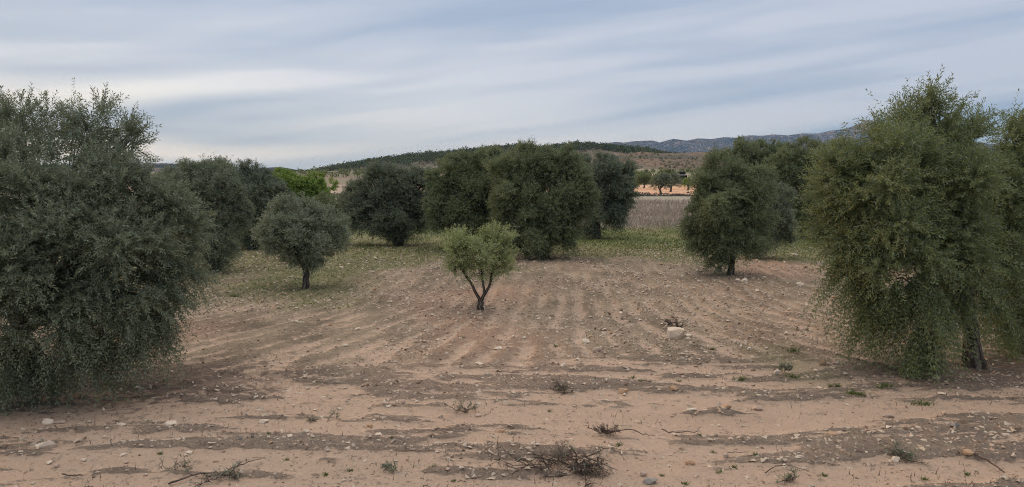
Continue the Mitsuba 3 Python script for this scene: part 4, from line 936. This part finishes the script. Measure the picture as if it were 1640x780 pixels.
STICKS = [
    ('thin dead stem sticking out of the uprooted plant to the right', [(1.2, 8.285, 0.05), (1.389, 8.326, 0.06), (1.52, 8.244, 0.03), (1.653, 8.183, 0.02)], 0.007),
    ('long curved stick lying on the sand beside the uprooted plant', [(1.776, 8.432, 0.03), (1.851, 8.264, 0.01), (2.013, 8.244, 0.02), (2.157, 8.326, 0.02), (2.246, 8.475, 0.05)], 0.007),
    ('dark fallen branch on the sand at the far right edge', [(4.953, 7.6, 0.02), (5.009, 7.48, 0.04), (5.005, 7.314, 0.03), (4.997, 7.186, 0.02)], 0.012),
    ('thin curved twig on the sand near the bottom right', [(2.574, 7.186, 0.01), (2.709, 7.314, 0.03), (2.857, 7.33, 0.03), (3.025, 7.218, 0.01)], 0.006),
    ('long dead stem trailing from the flattened brush at the bottom left', [(-3.36, 6.914, 0.01), (-3.278, 7.003, 0.02), (-3.176, 7.124, 0.03), (-2.999, 7.155, 0.03)], 0.011),
    ('straight thin twig on the sand between the flattened brush and the dark weed', [(-2.838, 7.314, 0.03), (-2.756, 7.446, 0.03), (-2.638, 7.583, 0.02)], 0.006),
    ('bare twig poking out right of the large twig heap', [(0.758, 7.48, 0.06), (0.907, 7.347, 0.05), (1.083, 7.218, 0.02)], 0.007),
    ('thin twig crossing the left end of the large twig heap', [(0.0, 7.063, 0.02), (0.16, 7.234, 0.04), (0.322, 7.314, 0.05)], 0.007),
    ('thin grey twig on the sand at the right, above the curved twig', [(2.346, 7.725, 0.01), (2.437, 7.689, 0.02), (2.561, 7.653, 0.01)], 0.005),
    ('short dark twig across the track under the left-hand strips', [(-4.546, 7.155, 0.01), (-4.405, 7.109, 0.02), (-4.325, 7.155, 0.01)], 0.008),
]
TUFTS = [
    ('grass_tuft', 'broad green grass tuft in front of the big weeping olive', None, 4.747, 9.878, 0.33, 0.087, 160),
    ('grass_tuft', 'green grass tuft right beneath the hanging foliage of the big weeping olive', None, 5.287, 10.177, 0.263, 0.091, 130),
    ('grass_tuft', 'green grass tuft left of the broad one, in front of the weeping olive', None, 4.644, 10.27, 0.199, 0.08, 140),
    ('grass_tuft', 'faint green tuft in the sand right of the broad grass tuft', None, 5.475, 9.513, 0.33, 0.078, 110),
    ('grass_tuft', 'green tuft behind the small dark shrub on the right', None, 4.756, 12.156, 0.183, 0.114, 70),
    ('grass_tuft', 'small bright green tuft right of the largest tan boulder', None, 3.49, 12.515, 0.159, 0.08, 70),
    ('grass_tuft', 'yellowish green tuft below the curved furrow on the right', None, 3.383, 10.627, 0.237, 0.089, 90),
    ('grass_tuft', 'green tuft beside the white stone by the dark shrub', None, 4.196, 10.695, 0.203, 0.081, 70),
    ('grass_tuft', 'small green tuft on the soil just right of the huge left-hand olive', None, -6.945, 18.079, 0.335, 0.134, 80),
    ('green_weed', 'tiny green weed sprouting alone from the soil or sand', 'tiny green weeds sprouting from the field', 1.71, 6.988, 0.08, 0.048, 26),
    ('green_weed', 'tiny green weed sprouting alone from the soil or sand', 'tiny green weeds sprouting from the field', 2.309, 7.379, 0.085, 0.051, 26),
    ('green_weed', 'tiny green weed sprouting alone from the soil or sand', 'tiny green weeds sprouting from the field', 2.115, 7.266, 0.07, 0.042, 26),
    ('green_weed', 'tiny green weed sprouting alone from the soil or sand', 'tiny green weeds sprouting from the field', -1.371, 8.083, 0.052, 0.031, 26),
    ('green_weed', 'tiny green weed sprouting alone from the soil or sand', 'tiny green weeds sprouting from the field', -1.891, 7.218, 0.082, 0.049, 26),
    ('green_weed', 'tiny green weed sprouting alone from the soil or sand', 'tiny green weeds sprouting from the field', -0.831, 7.363, 0.082, 0.049, 26),
    ('green_weed', 'tiny green weed sprouting alone from the soil or sand', 'tiny green weeds sprouting from the field', -0.586, 7.063, 0.053, 0.032, 26),
    ('green_weed', 'tiny green weed sprouting alone from the soil or sand', 'tiny green weeds sprouting from the field', 1.802, 10.763, 0.116, 0.07, 26),
    ('green_weed', 'tiny green weed sprouting alone from the soil or sand', 'tiny green weeds sprouting from the field', 1.923, 10.495, 0.114, 0.068, 26),
    ('green_weed', 'tiny green weed sprouting alone from the soil or sand', 'tiny green weeds sprouting from the field', 2.469, 10.56, 0.086, 0.052, 26),
    ('green_weed', 'tiny green weed sprouting alone from the soil or sand', 'tiny green weeds sprouting from the field', 1.196, 8.005, 0.088, 0.053, 26),
    ('green_weed', 'tiny green weed sprouting alone from the soil or sand', 'tiny green weeds sprouting from the field', 2.609, 7.636, 0.066, 0.04, 26),
    ('green_weed', 'tiny green weed sprouting alone from the soil or sand', 'tiny green weeds sprouting from the field', 2.204, 7.779, 0.066, 0.04, 26),
    ('green_weed', 'tiny green weed sprouting alone from the soil or sand', 'tiny green weeds sprouting from the field', 1.522, 7.186, 0.054, 0.033, 26),
    ('green_weed', 'tiny green weed sprouting alone from the soil or sand', 'tiny green weeds sprouting from the field', -3.85, 7.743, 0.063, 0.038, 26),
    ('green_weed', 'tiny green weed sprouting alone from the soil or sand', 'tiny green weeds sprouting from the field', -2.831, 8.264, 0.063, 0.038, 26),
    ('green_weed', 'tiny green weed sprouting alone from the soil or sand', 'tiny green weeds sprouting from the field', 2.177, 8.264, 0.062, 0.037, 26),
    ('green_weed', 'tiny green weed sprouting alone from the soil or sand', 'tiny green weeds sprouting from the field', 3.171, 7.186, 0.072, 0.043, 26),
    ('green_weed', 'tiny green weed sprouting alone from the soil or sand', 'tiny green weeds sprouting from the field', 4.142, 7.109, 0.09, 0.054, 26),
    ('green_weed', 'tiny green weed sprouting alone from the soil or sand', 'tiny green weeds sprouting from the field', 4.649, 7.218, 0.078, 0.047, 26),
    ('green_weed', 'tiny green weed sprouting alone from the soil or sand', 'tiny green weeds sprouting from the field', 0.486, 9.25, 0.075, 0.045, 26),
    ('green_weed', 'tiny green weed sprouting alone from the soil or sand', 'tiny green weeds sprouting from the field', -0.927, 13.351, 0.117, 0.07, 26),
    ('green_weed', 'tiny green weed sprouting alone from the soil or sand', 'tiny green weeds sprouting from the field', 0.778, 12.798, 0.135, 0.081, 26),
    ('green_weed', 'tiny green weed sprouting alone from the soil or sand', 'tiny green weeds sprouting from the field', -2.41, 7.6, 0.065, 0.039, 26),
    ('green_weed', 'tiny green weed sprouting alone from the soil or sand', 'tiny green weeds sprouting from the field', -1.677, 7.314, 0.069, 0.041, 26),
]
for i, (name, label, cat, x, y, w, h, nb, r, dep, kids, lv) in enumerate(BRUSH):
    brush(name, label, cat, x, y, w, h, nb, 500 + i, r, dep, kids, leaves=lv)

for i, (label, pts, r) in enumerate(STICKS):
    rng = rngs(560 + i)
    p = np.array([(a, b, c) for a, b, c in pts], float)
    s = np.linspace(0, 1, 12); t = np.linspace(0, 1, len(p))
    q = np.stack([np.interp(s, t, p[:, j]) for j in range(3)], -1)
    q[1:-1] = (q[:-2] + 2 * q[1:-1] + q[2:]) / 4 + rng.normal(0, 0.004, (10, 3))
    q[:, 2] += height(q[:, 0], q[:, 1], False) + 0.02
    k = key_for('stick')
    v, f, uv = tube(q, np.linspace(r, r * 0.45, 12), 6, 0.2, i)
    scene[k] = mikit.ply((v, f), 'dead_twig', smooth=True, uv=uv)
    tag(k, label, 'stick')

for i, (name, label, group, x, y, w, h, n) in enumerate(TUFTS):
    rng = rngs(600 + i)
    k = key_for(name)
    pos = ground_points(x + rng.normal(0, 0.22 * w, n), y + rng.normal(0, 0.15 * w, n))
    v, f, uv = blades(rng, pos, rng.uniform(0.4, 1.0, n) * h, rng.uniform(0.006, 0.016, n), 0.7)
    scene[k] = mikit.ply((v, f), 'grass_blade', uv=uv)
    tag(k, label, 'grass tuft' if name == 'grass_tuft' else 'weed', group)
